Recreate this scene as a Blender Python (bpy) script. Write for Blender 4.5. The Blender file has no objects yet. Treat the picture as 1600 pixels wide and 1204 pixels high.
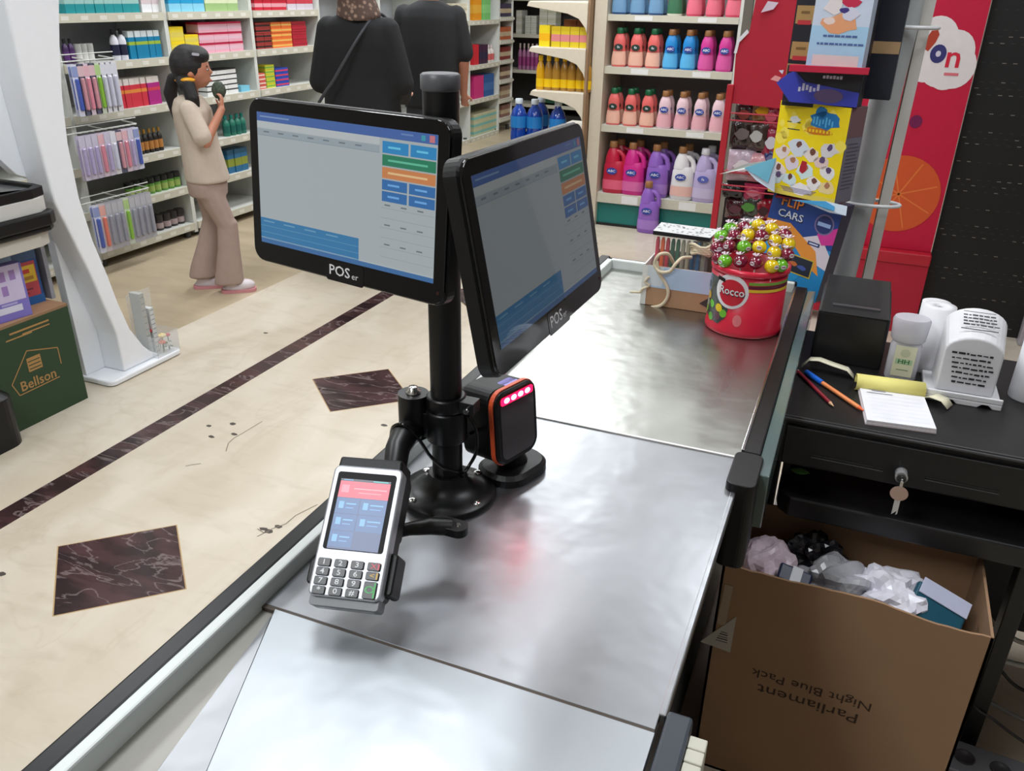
import bpy, bmesh, math, random
from mathutils import Vector, Matrix
random.seed(7)
PI = math.pi
SC = bpy.context.scene
COL = SC.collection
# ------------------------------------------------------------------ camera
PITCH, ROLL, YAW, FPX, HC = math.radians(25.3915), math.radians(1.092), math.radians(-21.9945), 1291.93, 1.55
_d = Vector((math.sin(YAW)*math.cos(PITCH), math.cos(YAW)*math.cos(PITCH), -math.sin(PITCH)))
_r0 = _d.cross(Vector((0, 0, 1))).normalized(); _u0 = _r0.cross(_d)
_r = _r0*math.cos(ROLL)+_u0*math.sin(ROLL); _u = -_r0*math.sin(ROLL)+_u0*math.cos(ROLL)
cam_data = bpy.data.cameras.new('camera'); cam = bpy.data.objects.new('camera', cam_data); COL.objects.link(cam)
cam_data.sensor_width = 36; cam_data.lens = FPX/1600*36; cam_data.clip_start = .02; cam_data.clip_end = 60
cam.matrix_world = Matrix(((_r.x, _u.x, -_d.x, 0), (_r.y, _u.y, -_d.y, 0), (_r.z, _u.z, -_d.z, HC), (0, 0, 0, 1)))
SC.camera = cam
# ------------------------------------------------------------------ world, exposure
w = bpy.data.worlds.new('world'); SC.world = w; w.use_nodes = True
w.node_tree.nodes['Background'].inputs[0].default_value = (.75, .82, .9, 1)
w.node_tree.nodes['Background'].inputs[1].default_value = .3
SC.view_settings.view_transform = 'Standard'; SC.view_settings.look = 'None'
SC.view_settings.gamma = 1; SC.view_settings.use_curve_mapping = False
SC.view_settings.exposure = 0.13
# ceiling lamps of the shop: centre x, y, size x, size y, watts
LAMPS = [(-1.12, 1.75, .62, 1.25, 25), (.75, 1.6, .62, 1.25, 14), (-3.1, 2.2, .62, 1.25, 26), (-1.62, 4.9, .62, 1.25, 34), (-.15, 3.75, .62, 1.25, 13),
         (-3.3, 5.0, .62, 1.25, 34), (-3.1, 7.8, .62, 1.25, 40), (-1.2, 8.2, .62, 1.25, 34), (-1.1, -.6, .62, 1.25, 32)]
CEIL = 3.0
for lx, ly, sx, sy, wt in LAMPS:
    ld = bpy.data.lights.new('ceiling_lamp_light', 'AREA'); ld.shape = 'RECTANGLE'; ld.size = sx-.06; ld.size_y = sy-.06
    ld.energy = wt; ld.color = (.95, .98, 1)
    lo = bpy.data.objects.new('ceiling_lamp_light', ld); COL.objects.link(lo); lo.location = (lx, ly, CEIL-.062)

# ------------------------------------------------------------------ helpers
def PX(x, y, X=None, Y=None, Z=None):
    """a point of the place: where the sight line through photo pixel x, y meets the plane X=, Y= or Z="""
    v = _d*FPX+_r*(x-800)-_u*(y-602)
    if X is not None: t = X/v.x
    elif Y is not None: t = Y/v.y
    else: t = (Z-HC)/v.z
    return Vector((0, 0, HC))+v*t
def lin(c):
    return tuple(((v/255/12.92) if v/255 <= .04045 else ((v/255+.055)/1.055)**2.4) for v in c)
_mc = {}
def M(name, col, rough=.5, metal=0., var=.06, vscale=30, bump=0., bscale=200, emis=0, alpha=1., trans=0., coat=0., spec=.5, stretch=None):
    if name in _mc: return _mc[name]
    m = bpy.data.materials.new(name); m.use_nodes = True; nt = m.node_tree; b = nt.nodes['Principled BSDF']
    c = lin(col)
    b.inputs['Roughness'].default_value = rough; b.inputs['Metallic'].default_value = metal
    b.inputs['Specular IOR Level'].default_value = spec
    if coat: b.inputs['Coat Weight'].default_value = coat; b.inputs['Coat Roughness'].default_value = .1
    tc = nt.nodes.new('ShaderNodeTexCoord'); mp = nt.nodes.new('ShaderNodeMapping')
    nt.links.new(tc.outputs['Object'], mp.inputs[0])
    if stretch: mp.inputs['Scale'].default_value = stretch
    if var > 0:
        n = nt.nodes.new('ShaderNodeTexNoise'); n.inputs['Scale'].default_value = vscale; n.inputs['Detail'].default_value = 3
        nt.links.new(mp.outputs[0], n.inputs['Vector'])
        mx = nt.nodes.new('ShaderNodeMix'); mx.data_type = 'RGBA'
        mx.inputs[6].default_value = tuple(v*(1-var) for v in c)+(1,)
        mx.inputs[7].default_value = tuple(min(1, v*(1+var)) for v in c)+(1,)
        nt.links.new(n.outputs['Fac'], mx.inputs[0]); nt.links.new(mx.outputs[2], b.inputs['Base Color'])
    else:
        b.inputs['Base Color'].default_value = (*c, 1)
    if bump:
        n2 = nt.nodes.new('ShaderNodeTexNoise'); n2.inputs['Scale'].default_value = bscale; n2.inputs['Detail'].default_value = 4
        nt.links.new(mp.outputs[0], n2.inputs['Vector'])
        bp = nt.nodes.new('ShaderNodeBump'); bp.inputs['Strength'].default_value = bump; bp.inputs['Distance'].default_value = .01
        nt.links.new(n2.outputs['Fac'], bp.inputs['Height']); nt.links.new(bp.outputs[0], b.inputs['Normal'])
    if emis:
        b.inputs['Emission Color'].default_value = (*c, 1); b.inputs['Emission Strength'].default_value = emis
    if alpha < 1: b.inputs['Alpha'].default_value = alpha
    if trans: b.inputs['Transmission Weight'].default_value = trans
    _mc[name] = m; return m
def C(r, g, b, rough=.45, **k):
    return M('paint_%d_%d_%d_%d' % (r, g, b, int(rough*100)), (r, g, b), rough, **k)
def E(r, g, b, s=1., rough=.25, spec=.3):   # something that glows: screens and lamps
    k = 'glow_%d_%d_%d_%d_%d' % (r, g, b, int(s*100), int(rough*100)); new = k not in _mc
    m = M(k, (r, g, b), rough, emis=s, var=0, spec=spec)
    if new: m.node_tree.nodes['Principled BSDF'].inputs['Base Color'].default_value = (.02, .02, .022, 1)
    return m

def FR(o, x, y):
    x = Vector(x).normalized(); z = x.cross(Vector(y)).normalized(); y = z.cross(x); o = Vector(o)
    return Matrix(((x.x, y.x, z.x, o.x), (x.y, y.y, z.y, o.y), (x.z, y.z, z.z, o.z), (0, 0, 0, 1)))
def T(x=0, y=0, z=0): return Matrix.Translation((x, y, z))
def RX(a): return Matrix.Rotation(a, 4, 'X')
def RY(a): return Matrix.Rotation(a, 4, 'Y')
def RZ(a): return Matrix.Rotation(a, 4, 'Z')
def SCL(x, y, z): return Matrix.Diagonal((x, y, z, 1))
def rrect(w, h, r, n=5, cx=0, cy=0):
    P = []
    for sx, sy, a0 in ((1, -1, -PI/2), (1, 1, 0), (-1, 1, PI/2), (-1, -1, PI)):
        for i in range(n+1):
            a = a0+PI/2*i/n
            P.append((cx+sx*(w/2-r)+r*math.cos(a), cy+sy*(h/2-r)+r*math.sin(a)))
    return P
_tx = {}
def text_mesh(s, bold=False):
    if s in _tx: return _tx[s]
    cu = bpy.data.curves.new('lettering', 'FONT'); cu.body = s; cu.size = 1; cu.align_x = 'CENTER'; cu.align_y = 'CENTER'; cu.resolution_u = 2
    if bold: cu.offset = .012
    ob = bpy.data.objects.new('lettering', cu); COL.objects.link(ob)
    bpy.context.view_layer.update()
    me = bpy.data.meshes.new_from_object(ob.evaluated_get(bpy.context.evaluated_depsgraph_get()))
    vs = [v.co.copy() for v in me.vertices]; fs = [tuple(p.vertices) for p in me.polygons]
    bpy.data.objects.remove(ob); bpy.data.meshes.remove(me)
    _tx[s] = (vs, fs); return _tx[s]
class MB:
    def __init__(s): s.v = []; s.f = []; s.mi = []; s.sm = []; s.mats = []
    def m(s, mat):
        if mat not in s.mats: s.mats.append(mat)
        return s.mats.index(mat)
    def add(s, vs, fs, mat, X=None, smooth=False):
        o = len(s.v); k = s.m(mat)
        for v in vs:
            v = Vector(v); s.v.append(X @ v if X is not None else v)
        for f in fs: s.f.append(tuple(i+o for i in f)); s.mi.append(k); s.sm.append(smooth)
        return s
    def box(s, x0, x1, y0, y1, z0, z1, mat, X=None):
        return s.add([(x0, y0, z0), (x1, y0, z0), (x1, y1, z0), (x0, y1, z0), (x0, y0, z1), (x1, y0, z1), (x1, y1, z1), (x0, y1, z1)],
                     [(3, 2, 1, 0), (4, 5, 6, 7), (0, 1, 5, 4), (1, 2, 6, 5), (2, 3, 7, 6), (3, 0, 4, 7)], mat, X)
    def prism(s, P, a, b, mat, X=None, ch=0):
        """polygon P in local xy extruded z a..b, with an optional chamfer ch at the b end"""
        n = len(P); rings = [[(p[0], p[1], a) for p in P]]
        if ch:
            cx = sum(p[0] for p in P)/n; cy = sum(p[1] for p in P)/n
            rings.append([(p[0], p[1], b-ch) for p in P])
            w = max(abs(p[0]-cx) for p in P); h = max(abs(p[1]-cy) for p in P)
            rings.append([(cx+(p[0]-cx)*(1-ch/w), cy+(p[1]-cy)*(1-ch/h), b) for p in P])
        else: rings.append([(p[0], p[1], b) for p in P])
        vs = [v for r in rings for v in r]; fs = [tuple(range(n-1, -1, -1)), tuple(range((len(rings)-1)*n, len(rings)*n))]
        for k in range(len(rings)-1):
            for i in range(n):
                j = (i+1) % n; fs.append((k*n+i, k*n+j, (k+1)*n+j, (k+1)*n+i))
        return s.add(vs, fs, mat, X)
    def lathe(s, prof, mat, X=None, n=20, sx=1, sy=1, cap=True, smooth=True, pw=2):
        vs = []; fs = []
        for r, z in prof:
            for i in range(n):
                a = 2*PI*i/n; c, q = math.cos(a), math.sin(a)
                if pw != 2: c = math.copysign(abs(c)**(2/pw), c); q = math.copysign(abs(q)**(2/pw), q)
                vs.append((r*c*sx, r*q*sy, z))
        for k in range(len(prof)-1):
            for i in range(n):
                j = (i+1) % n; fs.append((k*n+i, k*n+j, (k+1)*n+j, (k+1)*n+i))
        s.add(vs, fs, mat, X, smooth)
        if cap:
            o = len(prof)-1
            s.add(vs[:n], [tuple(range(n-1, -1, -1))], mat, X); s.add(vs[o*n:], [tuple(range(n))], mat, X)
        return s
    def cyl(s, p0, p1, r0, mat, r1=None, n=14, X=None):
        return s.tube([p0, p1], [r0, r0 if r1 is None else r1], mat, n, X)
    def tube(s, pts, r, mat, n=8, X=None, cap=True):
        pts = [Vector(p) for p in pts]; k = len(pts); R = r if isinstance(r, (list, tuple)) else [r]*k
        vs = []; fs = []; prev = None
        for i, p in enumerate(pts):
            t = (pts[min(i+1, k-1)]-pts[max(i-1, 0)]).normalized()
            if prev is None:
                a = t.cross(Vector((0, 0, 1)));
                if a.length < .05: a = t.cross(Vector((0, 1, 0)))
            else: a = prev-t*prev.dot(t)
            a.normalize(); prev = a; b = t.cross(a)
            for j in range(n):
                q = 2*PI*j/n; vs.append(p+(a*math.cos(q)+b*math.sin(q))*R[i])
        for i in range(k-1):
            for j in range(n):
                jj = (j+1) % n; fs.append((i*n+j, i*n+jj, (i+1)*n+jj, (i+1)*n+j))
        s.add(vs, fs, mat, X, True)
        if cap: s.add(vs[:n], [tuple(range(n-1, -1, -1))], mat, X); s.add(vs[-n:], [tuple(range(n))], mat, X)
        return s
    def ell(s, c, r, mat, X=None, n=12, m=8):
        if not isinstance(r, (list, tuple)): r = (r, r, r)
        prof = [(math.sin(PI*i/m), -math.cos(PI*i/m)) for i in range(m+1)]; prof[0] = (.001, -1); prof[-1] = (.001, 1)
        Y = T(*c) @ SCL(*r)
        return s.lathe(prof, mat, (X @ Y) if X is not None else Y, n)
    def rect(s, x0, x1, y0, y1, z, mat, X=None):
        return s.add([(x0, y0, z), (x1, y0, z), (x1, y1, z), (x0, y1, z)], [(0, 1, 2, 3)], mat, X)
    def text(s, t, size, mat, X=None, x=0, y=0, z=0, sx=1, bold=False):
        vs, fs = text_mesh(t, bold)
        return s.add([(v.x*size*sx+x, v.y*size+y, z) for v in vs], fs, mat, X)
    def mesh(s, name):
        me = bpy.data.meshes.new(name); me.from_pydata([tuple(v) for v in s.v], [], s.f)
        for m in s.mats: me.materials.append(m)
        me.polygons.foreach_set('material_index', s.mi); me.polygons.foreach_set('use_smooth', s.sm); me.update()
        return me
    def build(s, name, parent=None, bevel=0, loc=None, seg=2):
        o = bpy.data.objects.new(name, s.mesh(name)); COL.objects.link(o)
        if parent: o.parent = parent
        if loc: o.location = loc
        if bevel:
            b = o.modifiers.new('bevel', 'BEVEL'); b.width = bevel; b.segments = seg; b.limit_method = 'ANGLE'; b.angle_limit = .7
            b.use_clamp_overlap = True
        return o
def tag(o, label=None, cat=None, group=None, kind=None):
    if label: o['label'] = label
    if cat: o['category'] = cat
    if group: o['group'] = group
    if kind: o['kind'] = kind
    return o
def thing(name, label, cat, loc=(0, 0, 0), rz=0, group=None, mat=None):
    o = bpy.data.objects.new(name, None); COL.objects.link(o); o.empty_display_size = .05
    if mat is not None: o.matrix_world = mat
    else: o.location = loc; o.rotation_euler = (0, 0, rz)
    return tag(o, label, cat, group)
_kids = {}
def clone(src, label, loc, rz=None, group=None, rot=None):
    """copy a thing with its parts and sub-parts"""
    c = src.copy(); COL.objects.link(c); c.location = loc
    if rz is not None: c.rotation_euler = (0, 0, rz)
    if rot is not None: c.rotation_euler = rot
    c['label'] = label
    if group: c['group'] = group
    for ch in list(src.children):
        k = ch.copy(); COL.objects.link(k); k.parent = c
        for g in list(ch.children):
            q = g.copy(); COL.objects.link(q); q.parent = k
    return c
ORD = ['first', 'second', 'third', 'fourth', 'fifth', 'sixth', 'seventh', 'eighth', 'ninth', 'tenth', 'eleventh', 'twelfth']
def pos(i, n, a='left'):
    b = {'left': 'right', 'bottom': 'top', 'front': 'back'}[a]
    if n == 1: return 'only'
    if n == 3 and i == 1: return 'middle'
    if i == 0: return {'left': 'leftmost', 'bottom': 'bottom', 'front': 'front'}[a]
    if i == n-1: return {'left': 'rightmost', 'bottom': 'top', 'front': 'rear'}[a]
    if i < (n+1)//2: return ORD[i]+'-from-'+a
    return ORD[n-1-i]+'-from-'+b
def blend(name, prims, mat, parent, vox=.008, smooth=3):
    """one continuous surface grown over tapered limbs and ellipsoids (voxel remesh)"""
    mb = MB()
    for p in prims:
        if p[0] == 'c':
            a, b, ra, rb = Vector(p[1]), Vector(p[2]), p[3], p[4]; L = (b-a).length
            n = max(2, int(L/(min(ra, rb)*.35))+1)
            for i in range(n+1):
                t = i/n; r = ra+(rb-ra)*t; mb.ell(a.lerp(b, t), r, mat, None, 10, 6)
        elif p[0] == 'e': mb.ell(p[1], p[2], mat, p[3] if len(p) > 3 else None, 16, 10)
        elif p[0] == 's':       # stack of elliptic slices (cx, cy, z, rx, ry)
            S = p[1]; n = 20; vs = []; fs = []
            for cx, cy, z, rx, ry in S:
                for i in range(n): a = 2*PI*i/n; vs.append((cx+rx*math.cos(a), cy+ry*math.sin(a), z))
            for k in range(len(S)-1):
                for i in range(n): j = (i+1) % n; fs.append((k*n+i, k*n+j, (k+1)*n+j, (k+1)*n+i))
            fs.append(tuple(range(n-1, -1, -1))); fs.append(tuple(range((len(S)-1)*n, len(S)*n)))
            if S[0][2] > S[-1][2]: fs = [tuple(reversed(f)) for f in fs]
            mb.add(vs, fs, mat, p[2] if len(p) > 2 else None)
    o = mb.build(name)
    md = o.modifiers.new('r', 'REMESH'); md.mode = 'VOXEL'; md.voxel_size = vox; md.use_smooth_shade = True
    sm = o.modifiers.new('s', 'SMOOTH'); sm.iterations = smooth; sm.factor = .5
    bpy.context.view_layer.update()
    me = bpy.data.meshes.new_from_object(o.evaluated_get(bpy.context.evaluated_depsgraph_get()))
    old = o.data; o.modifiers.clear(); o.data = me; bpy.data.meshes.remove(old); me.name = name
    if parent: o.parent = parent
    return o
# ------------------------------------------------------------------ the setting
def marble(name, a, b, vein, rough, sc, vs=(.5, .53), spec=.5, vm=.6):
    m = bpy.data.materials.new(name); m.use_nodes = True; nt = m.node_tree; p = nt.nodes['Principled BSDF']
    p.inputs['Roughness'].default_value = rough; p.inputs['Specular IOR Level'].default_value = spec
    tc = nt.nodes.new('ShaderNodeTexCoord'); mp = nt.nodes.new('ShaderNodeMapping'); mp.inputs['Scale'].default_value = sc
    mp.inputs['Rotation'].default_value = (0, 0, .35)
    nt.links.new(tc.outputs['Object'], mp.inputs[0])
    n = nt.nodes.new('ShaderNodeTexNoise'); n.inputs['Scale'].default_value = 1.5; n.inputs['Detail'].default_value = 8; n.inputs['Distortion'].default_value = .6
    nt.links.new(mp.outputs[0], n.inputs['Vector'])
    r = nt.nodes.new('ShaderNodeValToRGB'); r.color_ramp.elements[0].position = .38; r.color_ramp.elements[1].position = .62
    r.color_ramp.elements[0].color = (*lin(a), 1); r.color_ramp.elements[1].color = (*lin(b), 1)
    nt.links.new(n.outputs['Fac'], r.inputs[0])
    n2 = nt.nodes.new('ShaderNodeTexNoise'); n2.inputs['Scale'].default_value = 1.1; n2.inputs['Detail'].default_value = 10; n2.inputs['Distortion'].default_value = 1.2
    nt.links.new(mp.outputs[0], n2.inputs['Vector'])
    r2 = nt.nodes.new('ShaderNodeValToRGB'); e = r2.color_ramp.elements
    e[0].position = vs[0]-.012; e[0].color = (0, 0, 0, 1); e[1].position = vs[1]+.012; e[1].color = (0, 0, 0, 1)
    k = e.new((vs[0]+vs[1])/2); k.color = (1, 1, 1, 1)
    nt.links.new(n2.outputs['Fac'], r2.inputs[0])
    mx = nt.nodes.new('ShaderNodeMix'); mx.data_type = 'RGBA'; mx.inputs[7].default_value = (*lin(vein), 1)
    # fine streaks running across the stone
    mp3 = nt.nodes.new('ShaderNodeMapping'); mp3.inputs['Scale'].default_value = (2.4, 7, 3); mp3.inputs['Rotation'].default_value = (0, 0, .5)
    nt.links.new(tc.outputs['Object'], mp3.inputs[0])
    n4 = nt.nodes.new('ShaderNodeTexNoise'); n4.inputs['Scale'].default_value = 2.2; n4.inputs['Detail'].default_value = 9; n4.inputs['Distortion'].default_value = .8; nt.links.new(mp3.outputs[0], n4.inputs['Vector'])
    r4 = nt.nodes.new('ShaderNodeValToRGB'); r4.color_ramp.elements[0].position = .30; r4.color_ramp.elements[1].position = .50; r4.color_ramp.elements[0].color = (.80, .78, .75, 1); r4.color_ramp.elements[1].color = (1, 1, 1, 1); nt.links.new(n4.outputs['Fac'], r4.inputs[0])
    m4 = nt.nodes.new('ShaderNodeMix'); m4.data_type = 'RGBA'; m4.blend_type = 'MULTIPLY'; m4.inputs[0].default_value = .42
    ml = nt.nodes.new('ShaderNodeMath'); ml.operation = 'MULTIPLY'; ml.inputs[1].default_value = vm
    nt.links.new(r2.outputs[0], ml.inputs[0]); nt.links.new(ml.outputs[0], mx.inputs[0])
    nt.links.new(r.outputs[0], mx.inputs[6]); nt.links.new(mx.outputs[2], m4.inputs[6]); nt.links.new(r4.outputs[0], m4.inputs[7]); nt.links.new(m4.outputs[2], p.inputs['Base Color'])
    return m
FM = marble('cream_marble', (198, 186, 166), (212, 202, 186), (176, 160, 136), .3, (2.2, 1.0, 1), (.42, .44), .35, .2)
FT = marble('tan_marble', (176, 160, 134), (190, 174, 148), (160, 142, 114), .34, (.9, 2.6, 1), (.42, .44), .35, .2)
FD = marble('dark_marble', (44, 30, 32), (74, 50, 50), (150, 136, 134), .22, (3, 9, 5), (.495, .505), .5, .5)
f = MB(); f.box(-3.0, 3.2, -3, 12, -.06, 0, FM); f.box(-6, -3.0, -3, 12, -.06, 0, FT)
f.box(-2.375, -2.285, -3, 12, -.01, .0006, FD)
for k in range(-2, 8):
    cy = 1.393+1.33*k; f.prism([(-1.80-.25, cy), (-1.80, cy-.235), (-1.80+.25, cy), (-1.80, cy+.235)], -.01, .0003, C(176, 144, 96, .5)); f.prism([(-1.80-.245, cy), (-1.80, cy-.23), (-1.80+.245, cy), (-1.80, cy+.23)], -.01, .0006, FD)
GR = C(150, 122, 84, .6)
rc = random.Random(3)
for px, py in ((326, 665), (330, 682), (364, 662), (366, 678), (420, 830), (412, 826), (436, 822), (4, 896), (600, 664), (415, 520)):
    q = PX(px, py, Z=0); f.prism([(q.x+rc.uniform(.010, .018)*math.cos(a), q.y+rc.uniform(.006, .012)*math.sin(a)) for a in [i*PI/3 for i in range(6)]], 0, .0006, C(70, 62, 55, .6))
for pl in ([(402, 838), (425, 826), (447, 818), (462, 805), (480, 796), (496, 788)], [(353, 705), (357, 692), (366, 684), (380, 676), (410, 658)], [(290, 728), (300, 726), (314, 724)], [(402, 826), (412, 832), (420, 831)]):
    V = [PX(a, b_, Z=0) for a, b_ in pl]
    for p0, p1 in zip(V, V[1:]): n_ = Vector((-(p1-p0).y, (p1-p0).x, 0)).normalized()*.0016; f.add([(*(p0+n_).xy, .0007), (*(p0-n_).xy, .0007), (*(p1-n_).xy, .0007), (*(p1+n_).xy, .0007)], [(0, 1, 2, 3)], C(120, 108, 92, .6))
tag(f.build('floor'), 'cream marble tile floor with dark brown marble strip and diamonds', kind='structure')
WALL = C(214, 212, 206, .8, var=.03, vscale=4); CEI = C(226, 226, 222, .85, var=.02, vscale=3)
for nm, b in (('ceiling', (-6, 3.2, -3, 12, CEIL, CEIL+.1)), ('wall_left', (-4.8, -4.7, -3, 12, 0, CEIL)), ('wall_right', (3.1, 3.2, -3, 12, 0, CEIL)),
              ('wall_back', (-6, 3.2, 11.2, 11.3, 0, CEIL)), ('wall_front', (-6, 3.2, -3.1, -3, 0, CEIL))):
    tag(MB().box(*b, CEI if nm == 'ceiling' else WALL if nm != 'wall_right' else C(112, 108, 106, .8)).build(nm), kind='structure')
GLOW = E(240, 246, 255, 3.0)
for i, (lx, ly, sx, sy, wt) in enumerate(LAMPS):
    t = thing('ceiling_light', 'flat rectangular ceiling light panel, %s' % ['above the checkout', 'right of the checkout', 'above the left aisle', 'before the softener shelves', 'over the red display', 'over the girl', 'far above the left shelves', 'at the back of the shop', 'behind the camera'][i], 'ceiling light', (lx, ly, CEIL), group='ceiling light panels')
    b = MB(); fm = C(235, 235, 235, .5)
    for x0, x1, y0, y1 in ((-sx/2, sx/2, -sy/2, -sy/2+.03), (-sx/2, sx/2, sy/2-.03, sy/2), (-sx/2, -sx/2+.03, -sy/2, sy/2), (sx/2-.03, sx/2, -sy/2, sy/2)): b.box(x0, x1, y0, y1, -.06, 0, fm)
    b.build('frame', t); MB().box(-sx/2+.03, sx/2-.03, -sy/2+.03, sy/2-.03, -.055, -.02, GLOW).build('diffuser', t)

# ------------------------------------------------------------------ checkout counter
def steel(name, col, rough, aniso=0.):
    m = bpy.data.materials.new(name); m.use_nodes = True; nt = m.node_tree; p = nt.nodes['Principled BSDF']
    p.inputs['Metallic'].default_value = 1; p.inputs['Base Color'].default_value = (*lin(col), 1)
    tc = nt.nodes.new('ShaderNodeTexCoord'); mp = nt.nodes.new('ShaderNodeMapping'); mp.inputs['Scale'].default_value = (1, .35, 1)
    nt.links.new(tc.outputs['Object'], mp.inputs[0])
    n = nt.nodes.new('ShaderNodeTexNoise'); n.inputs['Scale'].default_value = 5; n.inputs['Detail'].default_value = 8; n.inputs['Distortion'].default_value = 1.5
    nt.links.new(mp.outputs[0], n.inputs['Vector'])
    mr = nt.nodes.new('ShaderNodeMapRange'); mr.inputs[3].default_value = rough-.13; mr.inputs[4].default_value = rough+.15
    nt.links.new(n.outputs['Fac'], mr.inputs[0]); nt.links.new(mr.outputs[0], p.inputs['Roughness'])
    n3 = nt.nodes.new('ShaderNodeTexNoise'); n3.inputs['Scale'].default_value = 14; n3.inputs['Detail'].default_value = 2
    nt.links.new(tc.outputs['Object'], n3.inputs['Vector'])
    bp = nt.nodes.new('ShaderNodeBump'); bp.inputs['Strength'].default_value = .2; bp.inputs['Distance'].default_value = .01
    nt.links.new(n3.outputs['Fac'], bp.inputs['Height']); nt.links.new(bp.outputs[0], p.inputs['Normal'])
    return m
STN = steel('steel_near', (172, 177, 182), .46); STM = steel('steel_middle', (158, 160, 164), .36); STF = steel('steel_far', (168, 169, 164), .32)
BLK = M('black_plastic', (11, 11, 13), .45, var=.1, spec=.35, bump=.05, bscale=400); BLG = M('black_gloss', (10, 10, 12), .12, var=0); BLM = M('black_matt_metal', (13, 13, 15), .36, var=.1, spec=.4)
RUB = M('black_rubber', (13, 14, 17), .35, var=.12, spec=.4); WHT = C(206, 212, 210, .4); CHR = M('chrome', (220, 220, 220), .18, 1., var=0)
Z0 = .86
ct = thing('checkout_counter', 'long checkout counter with brushed steel top and black bumper rail', 'checkout counter', (-.33, .9, 0))
def cpart(b, name, bevel=0, lab=None):
    o = b.build(name, ct, bevel); o.location = (.33, -.9, 0); return tag(o, lab)
b = MB(); b.box(-.60, -.15, -.6, 2.17, .08, .84, C(60, 62, 66, .4)); b.box(-.57, -.18, -.58, 2.15, 0, .08, BLK); b.box(-.16, -.098, -.6, 1.24, .78, .852, C(120, 122, 124, .4)); b.box(-.16, -.06, 1.24, 2.17, .70, .85, BLK)
cpart(b, 'cabinet')
b = MB(); b.box(-.585, -.094, 1.248, 2.172, .846, .8595, STF); cpart(b, 'far_worktop_panel', .001)
b = MB(); b.box(-.592, -.09, .639, 1.244, .846, .859, STM); cpart(b, 'middle_worktop_panel', .001)
b = MB()
pl = [(-.563, .632), (-.205, -.3), (-.205, -.6), (-.083, -.6), (-.089, .632)]
b.prism([pl[0], pl[1], pl[2], pl[3], pl[4]], .846, .862, STN)
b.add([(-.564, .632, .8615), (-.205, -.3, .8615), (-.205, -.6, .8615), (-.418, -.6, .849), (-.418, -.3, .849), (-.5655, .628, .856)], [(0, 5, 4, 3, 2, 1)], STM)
cpart(b, 'near_worktop_panel')
b = MB(); b.prism([(-.5665, .632), (-.592, .632), (-.592, -.6), (-.420, -.6), (-.420, -.3)], .845, .8535, C(150, 148, 142, .4, metal=.5)); cpart(b, 'side_ledge', 0, 'dull grey side ledge')
b = MB(); b.box(-.0915, -.083, .66, 1.243, .845, .8602, STM); cpart(b, 'edge_strip', .002, 'shiny steel edge strip')
b = MB(); b.box(-.592, -.09, .6322, .639, .850, .8585, C(70, 60, 50, .6)); cpart(b, 'seam_strip'); b = MB(); b.box(-.592, -.094, 1.2435, 1.2485, .85, .8612, C(232, 232, 230, .4)); cpart(b, 'seam_strip', 0, 'bright steel seam strip')
b = MB(); b.box(-.600, -.584, -.6, 2.19, .84, .884, WHT); b.box(-.600, -.095, 2.174, 2.19, .84, .884, WHT); cpart(b, 'upstand', .003, 'pale grey raised edge')
b = MB()
for x0, x1, z0, z1 in ((-.632, -.601, .80, .874), (-.627, -.60, .86, .882)): b.box(x0, x1, -.6, 2.215, z0, z1, RUB)
b.box(-.61, -.09, 2.191, 2.215, .80, .878, RUB)
cpart(b, 'bumper_rail', .004, 'black rubber bumper rail')
b = MB(); b.box(-.0935, -.062, 1.25, 2.19, .80, .872, BLM); b.prism(rrect(.046, .11, .014, cx=-.078, cy=1.19), .72, .874, BLK)
cpart(b, 'side_rail', .002)
b = MB(); b.box(-.0935, -.0885, 1.25, 2.18, .86, .875, CHR); cpart(b, 'rail_trim', .001)
b = MB(); b.box(-.0615, -.040, 1.19, 2.18, .77, .868, C(88, 104, 102, .15, coat=.6)); cpart(b, 'glass_strip', .002, 'greenish glass strip along the rail')
b = MB(); b.box(-.0825, -.055, -.6, .665, .80, .866, C(52, 60, 70, .4)); cpart(b, 'belt_guard', .004, 'dark grey plastic guard')
b = MB()
for k in range(60): y = .645-k*.018; b.box(-.0545, -.036, y-.0165, y, .775, .862-.0006*(k == 0), C(196, 194, 180, .55))
b.box(-.054, -.04, -.6, .64, .77, .855, C(150, 150, 140, .6)); cpart(b, 'ribbed_strip', .0015, 'ridged off-white strip')

# ------------------------------------------------------------------ pole mount on the counter
PXY = (-.486, .952)
pm = thing('pole_mount', 'black metal pole on a round flange holding the checkout screens', 'monitor pole', (*PXY, .859))
b = MB(); b.lathe([(.073, 0), (.0735, .006), (.071, .011), (.055, .013), (.040, .019), (.031, .030), (.028, .042)], BLM, n=40)
b.build('flange', pm)
for a in (-.35, 1.2, 2.6, 4.15):
    b = MB(); b.lathe([(.0065, 0), (.0065, .002), (.004, .0042), (.0005, .0046)], CHR, n=12); o = b.build('screw', pm); o.location = (.062*math.cos(a), .062*math.sin(a), .0115)
b = MB(); b.cyl((0, 0, .03), (0, 0, .594), .0225, BLM, n=28); b.build('pole', pm)
b = MB(); b.lathe([(.0228, .582), (.0245, .584), (.0245, .600), (.022, .602)], C(90, 92, 96, .4), n=28); b.build('pole_cap', pm)
b = MB(); b.lathe([(.0265, .148), (.029, .15), (.029, .168), (.0265, .17)], BLM, n=28); b.box(.02, .048, -.012, .012, .150, .168, BLM); b.cyl((.04, -.02, .159), (.04, .02, .159), .004, CHR); b.build('upper_clamp', pm, .001)
b = MB(); b.lathe([(.0275, .098), (.030, .10), (.030, .146), (.0275, .148)], BLM, n=28)
b.cyl((-.047, -.012, .10), (-.047, -.012, .168), .0225, BLM, n=24); b.box(-.045, 0, -.022, .008, .104, .144, BLM); b.build('arm_collar', pm, .001)
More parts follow.
